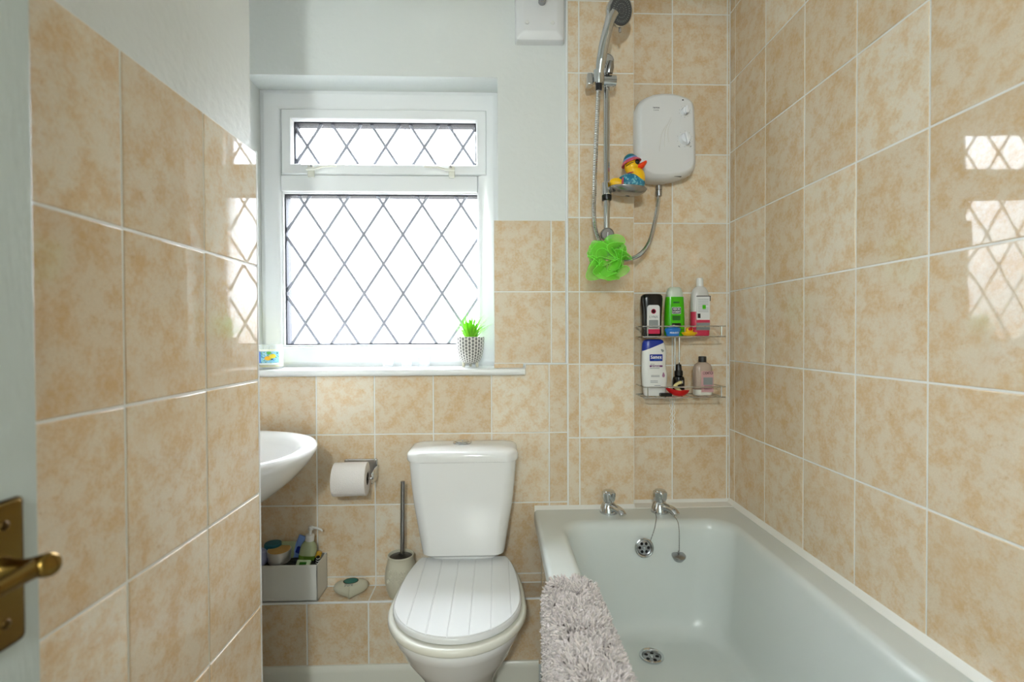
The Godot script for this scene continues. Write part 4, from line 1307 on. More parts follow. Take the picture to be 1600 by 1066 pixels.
# ---------------------------------------------------------------- caddy and what stands in it
func build_caddy() -> void:
	var t := thing("shower_caddy", "two-tier chrome wire caddy on the recessed tiled wall", "caddy")
	for x in [0.6545, 0.6705]:
		part("post", Geo.new().tube([Vector3(x, 0.955, -1.822), Vector3(x, 1.335, -1.822)], 0.0026, 8), M.chrome, t)
	for y in [1.1590, 0.9495]:
		var x0 := 0.5130
		var x1 := 0.7900
		var zf := -1.718
		var zb := -1.824
		var b := Node3D.new()
		place(b, "basket", t)
		var rail := Geo.new()
		for h in [0.0, 0.036]:
			rail.tube(smooth_path([Vector3(x0, y + h, zb), Vector3(x0, y + h, zf - 0.02), Vector3(x0 + 0.004, y + h, zf - 0.006), Vector3(x0 + 0.016, y + h, zf), Vector3(x1 - 0.016, y + h, zf), Vector3(x1 - 0.004, y + h, zf - 0.006), Vector3(x1, y + h, zf - 0.02), Vector3(x1, y + h, zb)], 4), 0.0023, 8)
		rail.tube([Vector3(x0 - 0.002, y, zb), Vector3(x1 + 0.002, y, zb)], 0.0023, 8)
		part("rail", rail, M.chrome, b)
		for c in [Vector3(x0 + 0.010, y, zf - 0.001), Vector3(x1 - 0.010, y, zf - 0.001)]:
			part("upright", Geo.new().tube([c, c + Vector3(0, 0.036, 0)], 0.002, 8), M.chrome, b)
		for i in 9:
			var x := lerpf(x0 + 0.018, x1 - 0.018, i / 8.0)
			part("base_wire", Geo.new().tube([Vector3(x, y - 0.0005, zb), Vector3(x, y - 0.0005, zf)], 0.0016, 6), M.chrome, b)
	var up := 1.1615
	var lo := 0.952
	# upper basket
	var t1 := thing("shower_gel_bottle", "black shower gel bottle with white and pink label on upper basket", "bottle", Vector3(0.5505, up, -1.765))
	part("body", stacked([[0.0, 0.031, 0.018, 3.2], [0.004, 0.0335, 0.020, 3.2], [0.03, 0.0325, 0.020, 3.2], [0.07, 0.0335, 0.021, 3.2], [0.11, 0.0365, 0.022, 3.2], [0.130, 0.0375, 0.022, 3.2], [0.140, 0.0365, 0.021, 3.2], [0.146, 0.031, 0.018, 3.2], [0.148, 0.022, 0.012, 3.2]]), M.bottle_black, t1)
	var l1 := part("label", label_plate(0.022, 0.008, 0.108, 0.0095, 0.0226), M.label_white, t1)
	part("label_band", label_plate(0.022, 0.008, 0.024, 0.002, 0.0229), M.magenta, l1)
	part("label_box", label_plate(0.0165, 0.028, 0.056, 0.003, 0.0229), M.label_grey, l1)
	part("emblem", Geo.new().lathe([Vector2(0.0085, 0), Vector2(0.0085, 0.0004), Vector2(0.0065, 0.0004), Vector2(0.0065, 0)], 24).moved(Transform3D(facing().basis, Vector3(0, 0.086, 0.0227))), M.magenta, l1)
	lettering("X", 0.009, M.black, l1, Transform3D(Basis(), Vector3(0, 0.086, 0.0233)), false, true)
	lettering("LYNX", 0.0085, M.grey_ink, l1, Transform3D(Basis(), Vector3(0, 0.0665, 0.0229)), false, false, 1.15)
	var t2 := thing("shower_gel_bottle", "translucent green shower gel bottle between the black and pink ones", "bottle", Vector3(0.637, up, -1.780))
	part("body", stacked([[0.0, 0.030, 0.018, 3.0], [0.004, 0.034, 0.020, 3.0], [0.06, 0.0345, 0.021, 3.0], [0.11, 0.0325, 0.020, 3.0], [0.138, 0.0305, 0.019, 3.0]]), M.gel_green, t2)
	part("cap", stacked([[0.138, 0.0285, 0.018, 2.8], [0.155, 0.0275, 0.018, 2.8], [0.168, 0.023, 0.016, 2.8], [0.173, 0.016, 0.011, 2.8]]), M.frosted_cap, t2)
	var l2 := part("label", label_plate(0.0145, 0.079, 0.100, 0.001, 0.0212), M.dark_grey, t2)
	part("label_edge", label_plate(0.0158, 0.0777, 0.1013, 0.001, 0.0209), M.label_white, l2)
	lettering("KICK", 0.0075, M.white_ink, l2, Transform3D(Basis(), Vector3(0, 0.0945, 0.0218)), false, true)
	lettering("START", 0.0065, M.white_ink, l2, Transform3D(Basis(), Vector3(0, 0.0845, 0.0218)), false, true)
	part("print", label_plate(0.016, 0.030, 0.045, 0.003, 0.0212), M.bottle_black, t2)
	part("print", label_plate(0.014, 0.055, 0.071, 0.001, 0.0212), M.gel_deep_green, t2)
	part("print", label_plate(0.011, 0.115, 0.121, 0.001, 0.0209), M.gel_deep_green, t2)
	var t3 := thing("shampoo_bottle", "tall clear and pink bottle with white cap on upper basket", "bottle", Vector3(0.7245, up, -1.770))
	part("body", stacked([[0.085, 0.0315, 0.020, 2.8], [0.12, 0.0312, 0.020, 2.8], [0.145, 0.0300, 0.020, 2.6], [0.160, 0.0265, 0.018, 2.4], [0.170, 0.0195, 0.015, 2.2], [0.175, 0.0125, 0.0125, 2.0]]), M.shampoo_clear, t3)
	part("contents", stacked([[0.0, 0.030, 0.018, 2.8], [0.004, 0.0325, 0.020, 2.8], [0.05, 0.0325, 0.0205, 2.8], [0.085, 0.0316, 0.0201, 2.8]]), M.shampoo_pink, t3)
	part("cap", stacked([[0.175, 0.0125, 0.0125, 2.0], [0.196, 0.0118, 0.0118, 2.0], [0.203, 0.0105, 0.0105, 2.0], [0.205, 0.008, 0.008, 2.0]]), M.bottle_white, t3)
	var l3 := part("label", label_plate(0.0235, 0.02, 0.138, 0.001, 0.0212, 0.004), M.label_white, t3)
	part("label_edge", label_plate(0.0245, 0.1375, 0.1405, 0.0005, 0.0214, 0.005), M.black, l3)
	part("label_edge", label_plate(0.0015, 0.122, 0.1405, 0.0005, 0.0214, 0.0285), M.black, l3)
	part("label_band", label_plate(0.0235, 0.02, 0.046, 0.001, 0.0214, 0.004), M.label_grey, l3)
	part("label_band", label_plate(0.0235, 0.046, 0.056, 0.001, 0.0214, 0.004), M.shampoo_pink, l3)
	part("barcode", label_plate(0.005, 0.062, 0.078, 0.0005, 0.0216, -0.011), M.black, l3)
	part("green_print", label_plate(0.006, 0.094, 0.108, 0.002, 0.0216, 0.007), M.gel_green, l3)
	for i in 8:
		part("text_line", label_plate(0.018 if i != 3 else 0.008, 0.084 + i * 0.0062, 0.0855 + i * 0.0062, 0.0002, 0.0215, 0.004 if i != 3 else -0.006), M.label_grey, l3)
	# little bath toys in the upper basket
	var b1 := thing("toy_tub", "small blue toy tub with white lettering behind the wire rail", "bath toy", Vector3(0.6165, up, -1.738))
	part("tub", Geo.new().lathe([Vector2(0.020, 0), Vector2(0.0225, 0.003), Vector2(0.024, 0.012), Vector2(0.0275, 0.020), Vector2(0.0275, 0.024), Vector2(0.024, 0.028), Vector2(0.014, 0.031), Vector2(0.0001, 0.032)], 28, Vector3.ZERO, 0.62), M.sky_blue, b1)
	part("froth", Geo.new().ellipsoid(Vector3(-0.005, 0.032, 0.002), Vector3(0.010, 0.006, 0.007), 14, 8).ellipsoid(Vector3(0.003, 0.034, 0.003), Vector3(0.006, 0.0045, 0.006), 14, 8), M.bottle_white, b1)
	lettering("PERFECT", 0.0055, M.white_ink, b1, Transform3D(Basis(), Vector3(0, 0.011, 0.0148)), false, true)
	var b2 := thing("toy_duck", "tiny yellow toy duck with a red top in the upper basket", "bath toy", Vector3(0.6735, up, -1.735))
	part("body", Geo.new().lathe([Vector2(0.010, 0), Vector2(0.020, 0.002), Vector2(0.0275, 0.010), Vector2(0.026, 0.0125), Vector2(0.018, 0.013), Vector2(0.012, 0.016), Vector2(0.0135, 0.022), Vector2(0.0115, 0.028), Vector2(0.0001, 0.031)], 26, Vector3.ZERO, 0.7), M.duck_yellow, b2)
	part("beak", Geo.new().ellipsoid(Vector3(0.001, 0.024, 0.008), Vector3(0.008, 0.0055, 0.006), 14, 8), M.red_plastic, b2)

	# lower basket
	var t4 := thing("body_wash_bottle", "white body wash bottle with slanted blue cap and blue label", "bottle", Vector3(0.5605, lo, -1.765))
	var sec := []
	for s in [[0.0, -0.0355, 0.037, 0.018], [0.004, -0.038, 0.0395, 0.020], [0.03, -0.0415, 0.0415, 0.022], [0.055, -0.0435, 0.0435, 0.023], [0.075, -0.0445, 0.0435, 0.023], [0.095, -0.0450, 0.0395, 0.023], [0.115, -0.0450, 0.0385, 0.023], [0.135, -0.0445, 0.0405, 0.023], [0.155, -0.0440, 0.0405, 0.022], [0.172, -0.0430, 0.0375, 0.021], [0.185, -0.0415, 0.0335, 0.020], [0.194, -0.038, 0.029, 0.018], [0.198, -0.031, 0.021, 0.013]]:
		sec.append([s[0], (s[2] - s[1]) / 2, s[3], 3.0, (s[2] + s[1]) / 2])
	var whole := stacked(sec, 48)
	# the blue cap is the part above a slanting line
	var body := Geo.new()
	var cap := Geo.new()
	cut(whole, Plane(Vector3(-0.40, 1, 0).normalized(), Vector3(0.0, 0.175, 0)), cap, body)
	part("body", body, M.bottle_white, t4)
	part("cap", cap, M.label_blue, t4, "slanted blue cap")
	var l4 := part("label", label_plate(0.0225, 0.122, 0.146, 0.002, 0.0232, -0.001), M.label_blue, t4)
	lettering("Sanex", 0.0112, M.white_ink, l4, Transform3D(Basis(), Vector3(-0.001, 0.1360, 0.0238)), false, true, 0.88)
	part("underline", Geo.new().tube([Vector3(-0.008, 0.126, 0.0236), Vector3(0.004, 0.1275, 0.0236), Vector3(0.018, 0.128, 0.0236)], 0.0007, 5), M.label_cyan, l4)
	part("label_band", label_plate(0.0225, 0.1015, 0.1075, 0.0008, 0.0232, -0.001), M.plum, t4)
	lettering("pro hydrate", 0.0036, M.white_ink, t4, Transform3D(Basis(), Vector3(-0.003, 0.1045, 0.0238)), false, true)
	lettering("dermo", 0.0036, M.navy_ink, t4, Transform3D(Basis(), Vector3(-0.014, 0.1115, 0.0234)))
	for i in [[0.097, 0.017, -0.006], [0.072, 0.015, -0.004], [0.068, 0.015, -0.004], [0.053, 0.013, -0.008], [0.048, 0.013, -0.008], [0.037, 0.011, 0.004]]:
		part("text_line", label_plate(i[1], i[0] - 0.0008, i[0] + 0.0008, 0.0002, 0.0232, i[2]), M.grey_ink, t4)
	part("drop_emblem", Geo.new().lathe([Vector2(0.0001, 0), Vector2(0.0062, 0.004), Vector2(0.0075, 0.009), Vector2(0.005, 0.016), Vector2(0.0001, 0.025)], 18, Vector3(0.0235, 0.063, 0.0205), 0.25), M.pale_plum, t4)
	part("seal_emblem", Geo.new().lathe([Vector2(0.008, -0.003), Vector2(0.008, 0.0004), Vector2(0.0001, 0.0005)], 20, Vector3.ZERO, 0.7).moved(Transform3D(facing().basis, Vector3(0.0190, 0.158, 0.0205))), M.label_grey, t4)
	var t5 := thing("dropper_bottle", "small black bottle with tapered cap beside the caddy post", "bottle", Vector3(0.6515, lo, -1.777))
	part("body", Geo.new().lathe([Vector2(0.0001, 0), Vector2(0.019, 0.0005), Vector2(0.020, 0.003), Vector2(0.020, 0.058), Vector2(0.0175, 0.064), Vector2(0.012, 0.067), Vector2(0.012, 0.070)], 28), M.bottle_black, t5)
	part("cap", Geo.new().lathe([Vector2(0.0145, 0.069), Vector2(0.0145, 0.084), Vector2(0.011, 0.088), Vector2(0.0095, 0.106), Vector2(0.007, 0.109), Vector2(0.0001, 0.110)], 24), M.black, t5)
	lettering("oil", 0.010, M.white_ink, t5, Transform3D(Basis(), Vector3(0.0015, 0.047, 0.0203)))
	var t6 := thing("bubble_bath_bottle", "clear bottle of milky bubble bath with a black cap", "bottle", Vector3(0.7335, lo, -1.768))
	part("contents", stacked([[0.0, 0.028, 0.021, 3.2], [0.003, 0.0315, 0.024, 3.2], [0.020, 0.0315, 0.024, 3.2]]), M.wash_milk, t6)
	part("body", stacked([[0.020, 0.0315, 0.024, 3.2], [0.085, 0.0315, 0.024, 3.2], [0.098, 0.0305, 0.023, 3.0], [0.108, 0.0265, 0.020, 2.6], [0.114, 0.018, 0.016, 2.2], [0.117, 0.0125, 0.0125, 2.0]]), M.wash_clear, t6)
	part("cap", Geo.new().lathe([Vector2(0.0125, 0.116), Vector2(0.0135, 0.117), Vector2(0.0135, 0.135), Vector2(0.012, 0.137), Vector2(0.0001, 0.1375)], 28), M.black, t6)
	var l6 := part("label", label_plate(0.0215, 0.012, 0.086, 0.001, 0.0243, 0.008), M.label_pink, t6)
	part("label_box", label_plate(0.0165, 0.038, 0.064, 0.0008, 0.0245, 0.010), M.label_grey, l6)
	lettering("COCO", 0.0088, M.bottle_black, l6, Transform3D(Basis(), Vector3(0.0085, 0.079, 0.0250)), true, false, 1.1)
	for i in 4:
		part("text_line", label_plate(0.014, 0.020 + i * 0.0045, 0.0212 + i * 0.0045, 0.0002, 0.0245, 0.010), M.plum, l6)
	var b3 := thing("toy_boat", "red toy boat with a cream figure in the lower basket", "bath toy", Vector3(0.634, lo + 0.001, -1.741), -0.1)
	var hull := []
	for s in [[0.0, 0.018, 0.008], [0.004, 0.028, 0.013], [0.012, 0.038, 0.017], [0.020, 0.042, 0.019], [0.0205, 0.039, 0.0165], [0.014, 0.034, 0.014]]:
		var r := []
		for q in superellipse(s[1], s[2], 1.7, 32):
			r.append(Vector3(q.x, s[0] + q.x * q.x * 3.0 - q.x * 0.12, q.y))
		hull.append(r)
	part("hull", Geo.new().loft(hull), M.red_plastic, b3)
	part("figure", Geo.new().tube(smooth_path([Vector3(0.010, 0.012, 0.008), Vector3(0.002, 0.022, 0.006), Vector3(-0.008, 0.034, 0.002), Vector3(0.004, 0.044, 0.0), Vector3(0.016, 0.047, 0.0)], 4), [0.005, 0.006, 0.0065, 0.006, 0.006, 0.0065, 0.007, 0.0072, 0.007, 0.0062, 0.0055, 0.005, 0.0055, 0.006, 0.0062, 0.005, 0.002], 12), M.cream_plastic, b3)
	var b4 := thing("razor_head", "flat black plastic piece lying in the lower basket", "razor", Vector3(0.590, lo, -1.735))
	part("block", Geo.new().box(Vector3(-0.020, 0, -0.010), Vector3(0.020, 0.011, 0.010), 0.002), M.bottle_black, b4)
	part("blade_strip", Geo.new().box(Vector3(-0.017, 0.0105, -0.006), Vector3(0.017, 0.0118, 0.006)), M.dark_grey, b4)


# a thin printed plate on the front of a bottle
func label_plate(hw: float, y0: float, y1: float, r: float, z: float, x := 0.0) -> Geo:
	var g := Geo.new().prism(rounded_rect(x - hw, x + hw, -y1, -y0, r, 4), z - 0.004, z, 0.0)
	return g.moved(Transform3D(Basis(Vector3.RIGHT, PI / 2), Vector3.ZERO))


# shares the faces of a shape between what lies over a plane and what lies under it
func cut(g: Geo, p: Plane, over: Geo, under: Geo) -> void:
	for i in range(0, g.v.size(), 3):
		var pts := [g.v[i], g.v[i + 1], g.v[i + 2]]
		for side in [1.0, -1.0]:
			var keep := []
			for k in 3:
				var a: Vector3 = pts[k]
				var b: Vector3 = pts[(k + 1) % 3]
				var da: float = p.distance_to(a) * side
				var db: float = p.distance_to(b) * side
				if da >= 0.0:
					keep.append(a)
				if da * db < 0.0:
					keep.append(a.lerp(b, da / (da - db)))
			var target := over if side > 0.0 else under
			for k in range(1, keep.size() - 1):
				target.tri(keep[0], keep[k], keep[k + 1])


# ---------------------------------------------------------------- things on the window sill
func pot_picture() -> ImageTexture:
	var s := 64
	var im := Image.create(s, s, false, Image.FORMAT_RGB8)
	for y in s:
		for x in s:
			# columns of dark lozenges split by pale lines
			var u := absf(float(posmod(x, 32)) - 16.0) / 16.0
			var w := absf(float(posmod(y + (16 if x >= 32 else 0), 32)) - 16.0) / 16.0
			var d := u + w
			var c := Color(0.90, 0.89, 0.86)
			if d < 0.90 and not (w < 0.08):
				c = Color(0.14, 0.13, 0.13)
			im.set_pixel(x, y, c)
	return ImageTexture.create_from_image(im)


func candle_picture() -> ImageTexture:
	var w := 128
	var h := 96
	var im := Image.create(w, h, false, Image.FORMAT_RGB8)
	im.fill(Color(0.55, 0.80, 0.88))
	im.fill_rect(Rect2i(0, 0, 26, h), Color(0.20, 0.45, 0.85))
	var r := RandomNumberGenerator.new()
	r.seed = 3
	for k in 150:
		var c: Color = [Color(0.10, 0.35, 0.30), Color(0.20, 0.40, 0.80), Color(0.85, 0.92, 0.90), Color(0.45, 0.70, 0.35)][r.randi() % 4]
		im.fill_rect(Rect2i(24 + r.randi() % 98, r.randi() % 90, 3 + r.randi() % 5, 2 + r.randi() % 4), c)
	for b in [[64, 52, 17, Color(0.95, 0.72, 0.10)], [90, 38, 18, Color(0.96, 0.86, 0.25)], [70, 16, 12, Color(0.35, 0.68, 0.25)], [86, 60, 5, Color(0.1, 0.15, 0.1)]]:
		for y in range(-b[2], b[2] + 1):
			for x in range(-b[2], b[2] + 1):
				if x * x + y * y * 1.5 < b[2] * b[2] and b[0] + x < w and b[1] + y < h and b[1] + y >= 0:
					im.set_pixel(b[0] + x, b[1] + y, b[3])
	im.fill_rect(Rect2i(0, 0, w, 9), Color(0.93, 0.95, 0.95))
	im.fill_rect(Rect2i(0, h - 12, w, 12), Color(0.93, 0.95, 0.93))
	return ImageTexture.create_from_image(im)


func build_sill_things() -> void:
	var y := 1.0515
	# patterned pot with a grass plant
	var p := thing("plant_pot", "small black and white patterned pot on three feet on the windowsill", "plant pot", Vector3(-0.0905, y, -1.832))
	var pattern := mat("pot_pattern", Color.WHITE, 0.45)
	pattern.albedo_texture = pot_picture()
	pattern.uv1_scale = Vector3(13, 6.0, 1)
	var prof := [Vector2(0.0001, 0.012), Vector2(0.020, 0.0125), Vector2(0.029, 0.016), Vector2(0.037, 0.025), Vector2(0.0425, 0.037), Vector2(0.0465, 0.053), Vector2(0.0490, 0.070), Vector2(0.0503, 0.088), Vector2(0.0508, 0.1085)]
	part("bowl", Geo.new().lathe(prof, 48), pattern, p)
	part("rim", Geo.new().lathe([Vector2(0.0507, 0.107), Vector2(0.0503, 0.1095), Vector2(0.048, 0.1095), Vector2(0.0472, 0.106), Vector2(0.045, 0.07)], 48), M.bottle_white, p)
	part("soil", Geo.new().lathe([Vector2(0.0001, 0.095), Vector2(0.0465, 0.096), Vector2(0.0465, 0.08), Vector2(0.0001, 0.08)], 32), M.compost, p)
	for k in 3:
		var a := TAU * k / 3 + 0.5
		part("foot", Geo.new().tube([Vector3(cos(a) * 0.026, 0.018, sin(a) * 0.026), Vector3(cos(a) * 0.028, 0.007, sin(a) * 0.028), Vector3(cos(a) * 0.029, 0.0, sin(a) * 0.029)], [0.006, 0.0055, 0.004], 10), M.pot_cream, p)
	var g := thing("grass_plant", "bright green grassy plant growing in the patterned pot", "plant", Vector3(-0.0905, y + 0.0945, -1.832))
	var r := RandomNumberGenerator.new()
	r.seed = 7
	for k in 96:
		var a := k * 2.39996 + r.randf() * 0.5
		var lean := r.randf_range(0.15, 1.0) * (0.4 if k % 3 == 0 else 1.0)
		var len := r.randf_range(0.075, 0.118) * (1.0 - 0.22 * lean)
		var base := Vector3(cos(a), 0, sin(a)) * r.randf_range(0.002, 0.022)
		var d := Vector3(cos(a), 0, sin(a))
		var s := Vector3(-sin(a), 0, cos(a))
		var wd := r.randf_range(0.0034, 0.0054)
		var rings := []
		for j in 6:
			var f := j / 5.0
			var c := base + Vector3.UP * len * f * (1.0 - 0.40 * lean * f) + d * len * lean * f * (0.45 + 0.6 * f)
			var q := wd * (1.0 - f * f * 0.92)
			rings.append([c - s * q, c + (Vector3.UP * 0.3 + d).normalized() * -q * 0.5, c + s * q, c + (Vector3.UP * 0.3 + d).normalized() * 0.0004])
		part("blade", Geo.new().loft(rings), M.leaf if r.randf() < 0.7 else M.leaf_dark, g)
	# candle jar
	var c := thing("candle_jar", "yellow candle jar with a blue and yellow fruit label on the windowsill", "candle", Vector3(-0.800, y, -1.815))
	part("wax", Geo.new().lathe([Vector2(0.0001, 0.008), Vector2(0.043, 0.008), Vector2(0.0445, 0.012), Vector2(0.0445, 0.066), Vector2(0.0001, 0.067)], 40), M.wax_yellow, c)
	part("glass", Geo.new().lathe([Vector2(0.0001, 0.0), Vector2(0.044, 0.0), Vector2(0.0475, 0.004), Vector2(0.0475, 0.082), Vector2(0.046, 0.085), Vector2(0.045, 0.082), Vector2(0.045, 0.010), Vector2(0.0001, 0.0075)], 40), M.clear_glass, c)
	var label := mat("candle_label", Color.WHITE, 0.4)
	label.albedo_texture = candle_picture()
	var strip := Geo.new()
	for k in 16:
		var a0 := deg_to_rad(118.0 - 92.0 * k / 16)
		var a1 := deg_to_rad(118.0 - 92.0 * (k + 1) / 16)
		var q := 0.0479
		strip.quad(Vector3(cos(a0) * q, 0.016, sin(a0) * q), Vector3(cos(a1) * q, 0.016, sin(a1) * q), Vector3(cos(a1) * q, 0.066, sin(a1) * q), Vector3(cos(a0) * q, 0.066, sin(a0) * q), Vector2(k / 16.0, 1), Vector2((k + 1) / 16.0, 1), Vector2((k + 1) / 16.0, 0), Vector2(k / 16.0, 0))
	for i in range(0, strip.v.size(), 3):
		var n := (strip.v[i + 2] - strip.v[i]).cross(strip.v[i + 1] - strip.v[i])
		if n.dot(Vector3(strip.v[i].x, 0, strip.v[i].z)) < 0.0:
			var e := strip.v[i + 1]
			strip.v[i + 1] = strip.v[i + 2]
			strip.v[i + 2] = e
			var u := strip.t[i + 1]
			strip.t[i + 1] = strip.t[i + 2]
			strip.t[i + 2] = u
	part("label", strip, label, c)
	part("seal_emblem", Geo.new().lathe([Vector2(0.006, 0), Vector2(0.006, 0.001), Vector2(0.0001, 0.0012)], 18).moved(Transform3D(facing().basis, Vector3(-0.017, 0.017, 0.045))), M.old_brass, c)
	part("wick", Geo.new().tube([Vector3(0, 0.066, 0), Vector3(0.001, 0.078, 0)], 0.001, 6), M.black, c)
	# three tea-light glasses
	var spots := [[-0.3865, "tealight glass on the windowsill, the one farthest from the plant"], [-0.3195, "tealight glass on the windowsill, the middle one of three"], [-0.2560, "tealight glass on the windowsill, the one nearest the plant"]]
	for s in spots:
		var t := thing("tealight_glass", "small clear " + s[1], "tealight", Vector3(s[0], y, -1.835), 0.0, "clear tealight glasses on the windowsill")
		part("glass", Geo.new().lathe([Vector2(0.0001, 0), Vector2(0.015, 0), Vector2(0.018, 0.002), Vector2(0.021, 0.02), Vector2(0.0225, 0.04), Vector2(0.021, 0.041), Vector2(0.0195, 0.022), Vector2(0.0165, 0.006), Vector2(0.0001, 0.005)], 28), M.clear_glass, t)
		part("candle", Geo.new().lathe([Vector2(0.0001, 0.0055), Vector2(0.0155, 0.0055), Vector2(0.0165, 0.016), Vector2(0.0001, 0.0165)], 24), M.tissue, t)


# ---------------------------------------------------------------- things round the toilet
func build_ledge_things() -> void:
	var y := 0.2873
	# toilet roll on its holder
	var h := thing("paper_holder", "chrome toilet roll holder on the tiled wall", "roll holder", Vector3(-0.478, 0.690, -1.783))
	part("plate", Geo.new().prism(rounded_rect(-0.050, 0.064, -0.046, 0.008, 0.006, 4), 0.0, 0.008, 0.003).moved(facing()), M.chrome, h)
	part("arm", Geo.new().tube(smooth_path([Vector3(0.066, 0.020, 0.004), Vector3(0.067, 0.022, 0.05), Vector3(0.067, 0.015, 0.083), Vector3(0.067, 0.003, 0.088), Vector3(0.066, 0.0, 0.086), Vector3(0.05, 0.0, 0.086), Vector3(-0.04, 0.0, 0.086)], 5), 0.0042, 10), M.chrome, h)
	part("arm_blade", Geo.new().prism(rounded_rect(0.004, 0.096, -0.030, 0.010, 0.01, 4), 0.0, 0.003, 0.001).moved(Transform3D(Basis(Vector3(0, 0, 1), Vector3(1, 0, 0), Vector3(0, 1, 0)), Vector3(0.0645, 0.010, 0))), M.chrome, h)
	var r := thing("toilet_roll", "white toilet roll on the chrome holder", "toilet roll", Vector3(-0.484, 0.6885, -1.698), 0.06)
	var roll := Geo.new().lathe([Vector2(0.021, -0.055), Vector2(0.051, -0.055), Vector2(0.0545, -0.0535), Vector2(0.055, -0.051), Vector2(0.055, 0.051), Vector2(0.0545, 0.0535), Vector2(0.051, 0.055), Vector2(0.021, 0.055), Vector2(0.021, -0.055)], 48).moved(Transform3D(Basis(Vector3.BACK, -PI / 2), Vector3.ZERO))
	part("paper", roll, M.tissue, r)
	part("tube", Geo.new().lathe([Vector2(0.0195, -0.054), Vector2(0.021, -0.0545), Vector2(0.021, 0.0545), Vector2(0.0195, 0.054), Vector2(0.0193, 0.0), Vector2(0.0195, -0.054)], 32).moved(Transform3D(Basis(Vector3.BACK, -PI / 2), Vector3.ZERO)), M.cardboard, r)

	# brush and its pot
	var b := thing("brush_pot", "cream ceramic toilet brush pot embossed with flowers", "brush pot", Vector3(-0.3235, y, -1.715))
	part("pot", Geo.new().lathe([Vector2(0.0001, 0.0), Vector2(0.036, 0.0), Vector2(0.040, 0.004), Vector2(0.0475, 0.025), Vector2(0.0525, 0.05), Vector2(0.0530, 0.07), Vector2(0.0505, 0.092), Vector2(0.0455, 0.112), Vector2(0.0425, 0.124), Vector2(0.0430, 0.131), Vector2(0.0445, 0.136), Vector2(0.0435, 0.1385), Vector2(0.0405, 0.1385), Vector2(0.0385, 0.132), Vector2(0.0385, 0.05), Vector2(0.0001, 0.045)], 48), M.pot_cream, b)
	var q := RandomNumberGenerator.new()
	q.seed = 9
	for k in 12:
		var a := deg_to_rad(92.0 + (k % 4 - 1.5) * 22.0 + q.randf_range(-6, 6))
		var hh := 0.068 + (k / 4) * 0.013 + q.randf_range(-0.004, 0.004)
		var rad := 0.0518 - maxf(0.0, hh - 0.075) * 0.16
		var at := Vector3(cos(a) * rad, hh, sin(a) * rad)
		var f := Geo.new()
		var turn := Basis(Vector3.UP, PI / 2 - a)
		for j in 5:
			var w := TAU * j / 5 + q.randf()
			f.ellipsoid(at + turn * Vector3(cos(w) * 0.0045, sin(w) * 0.0045, 0.0005), Vector3(0.0036, 0.0036, 0.0022), 8, 6)
		f.ellipsoid(at + turn * Vector3(0, 0, 0.0015), Vector3(0.002, 0.002, 0.002), 8, 6)
		part("embossed_flower", f, M.pot_cream, b)
	var br := thing("toilet_brush", "toilet brush with a slim chrome handle standing in the cream pot", "toilet brush", Vector3(-0.3235, y, -1.715))
	part("handle", Geo.new().tube([Vector3(0.005, 0.137, 0), Vector3(0.0085, 0.386, 0.002), Vector3(0.0085, 0.3875, 0.002)], [0.0072, 0.0072, 0.006], 18), M.satin_chrome, br)
	part("collar", Geo.new().lathe([Vector2(0.0075, 0.142), Vector2(0.011, 0.138), Vector2(0.0375, 0.131), Vector2(0.0375, 0.126), Vector2(0.0001, 0.124)], 32, Vector3(0.001, 0, 0)), M.black, br)
	part("bristles", Geo.new().lathe([Vector2(0.0001, 0.055), Vector2(0.030, 0.06), Vector2(0.034, 0.08), Vector2(0.034, 0.11), Vector2(0.012, 0.125)], 24), M.bottle_white, br)

	# heart-shaped stone
	var s := thing("heart_ornament", "cream heart-shaped stone with a teal oval inset on the ledge", "ornament", Vector3(-0.497, y + 0.0055, -1.732), 0.16)
	s.rotation.x = 0.11
	var heart := []
	for k in 48:
		var a := TAU * k / 48
		var hx := 16.0 * pow(sin(a), 3.0)
		var hz := 13.0 * cos(a) - 5.0 * cos(2.0 * a) - 2.0 * cos(3.0 * a) - cos(4.0 * a)
		heart.append(Vector2(hx * 0.0036, -(hz + 2.0) * 0.0030 + 0.006))
	var rings := []
	for w in [[0.0005, 0.86], [0.004, 0.94], [0.010, 1.0], [0.016, 1.0], [0.022, 0.95], [0.028, 0.84], [0.032, 0.66], [0.034, 0.42], [0.0345, 0.15]]:
		var ringed := []
		for p in heart:
			ringed.append(Vector3(p.x * w[1], w[0], p.y * w[1]))
		rings.append(ringed)
	part("stone", Geo.new().loft(rings), M.stone_cream, s, "", 60.0)
	part("inset", Geo.new().lathe([Vector2(0.0225, 0.030), Vector2(0.0225, 0.0352), Vector2(0.020, 0.0358), Vector2(0.0001, 0.0362)], 32, Vector3(0.0, 0, -0.008), 0.66), M.teal_inset, s, "teal oval inset")
	part("inset_rim", Geo.new().lathe([Vector2(0.0255, 0.030), Vector2(0.0250, 0.0352), Vector2(0.0225, 0.0354), Vector2(0.0222, 0.030)], 32, Vector3(0.0, 0, -0.008), 0.68), M.jar_dark, s)
	lettering("Pure", 0.0095, M.grey_ink, s, Transform3D(Basis(Vector3.RIGHT, -1.15), Vector3(-0.004, 0.0352, 0.0165)), true)

	# storage box and what is in it
	var bx := thing("storage_box", "open white storage box on the ledge under the basin", "box", Vector3(-0.725, y, -1.731))
	var o := Geo.new()
	var hw := 0.133
	var hd := 0.049
	for f in [[-hw, hw, hd - 0.004, hd], [-hw, hw, -hd, -hd + 0.004], [-hw, -hw + 0.004, -hd, hd], [hw - 0.004, hw, -hd, hd]]:
		o.box(Vector3(f[0], 0, f[2]), Vector3(f[1], 0.122, f[3]), 0.0012)
	o.box(Vector3(-hw, 0, -hd), Vector3(hw, 0.004, hd))
	part("box", o, M.box_board, bx, "", 30.0)
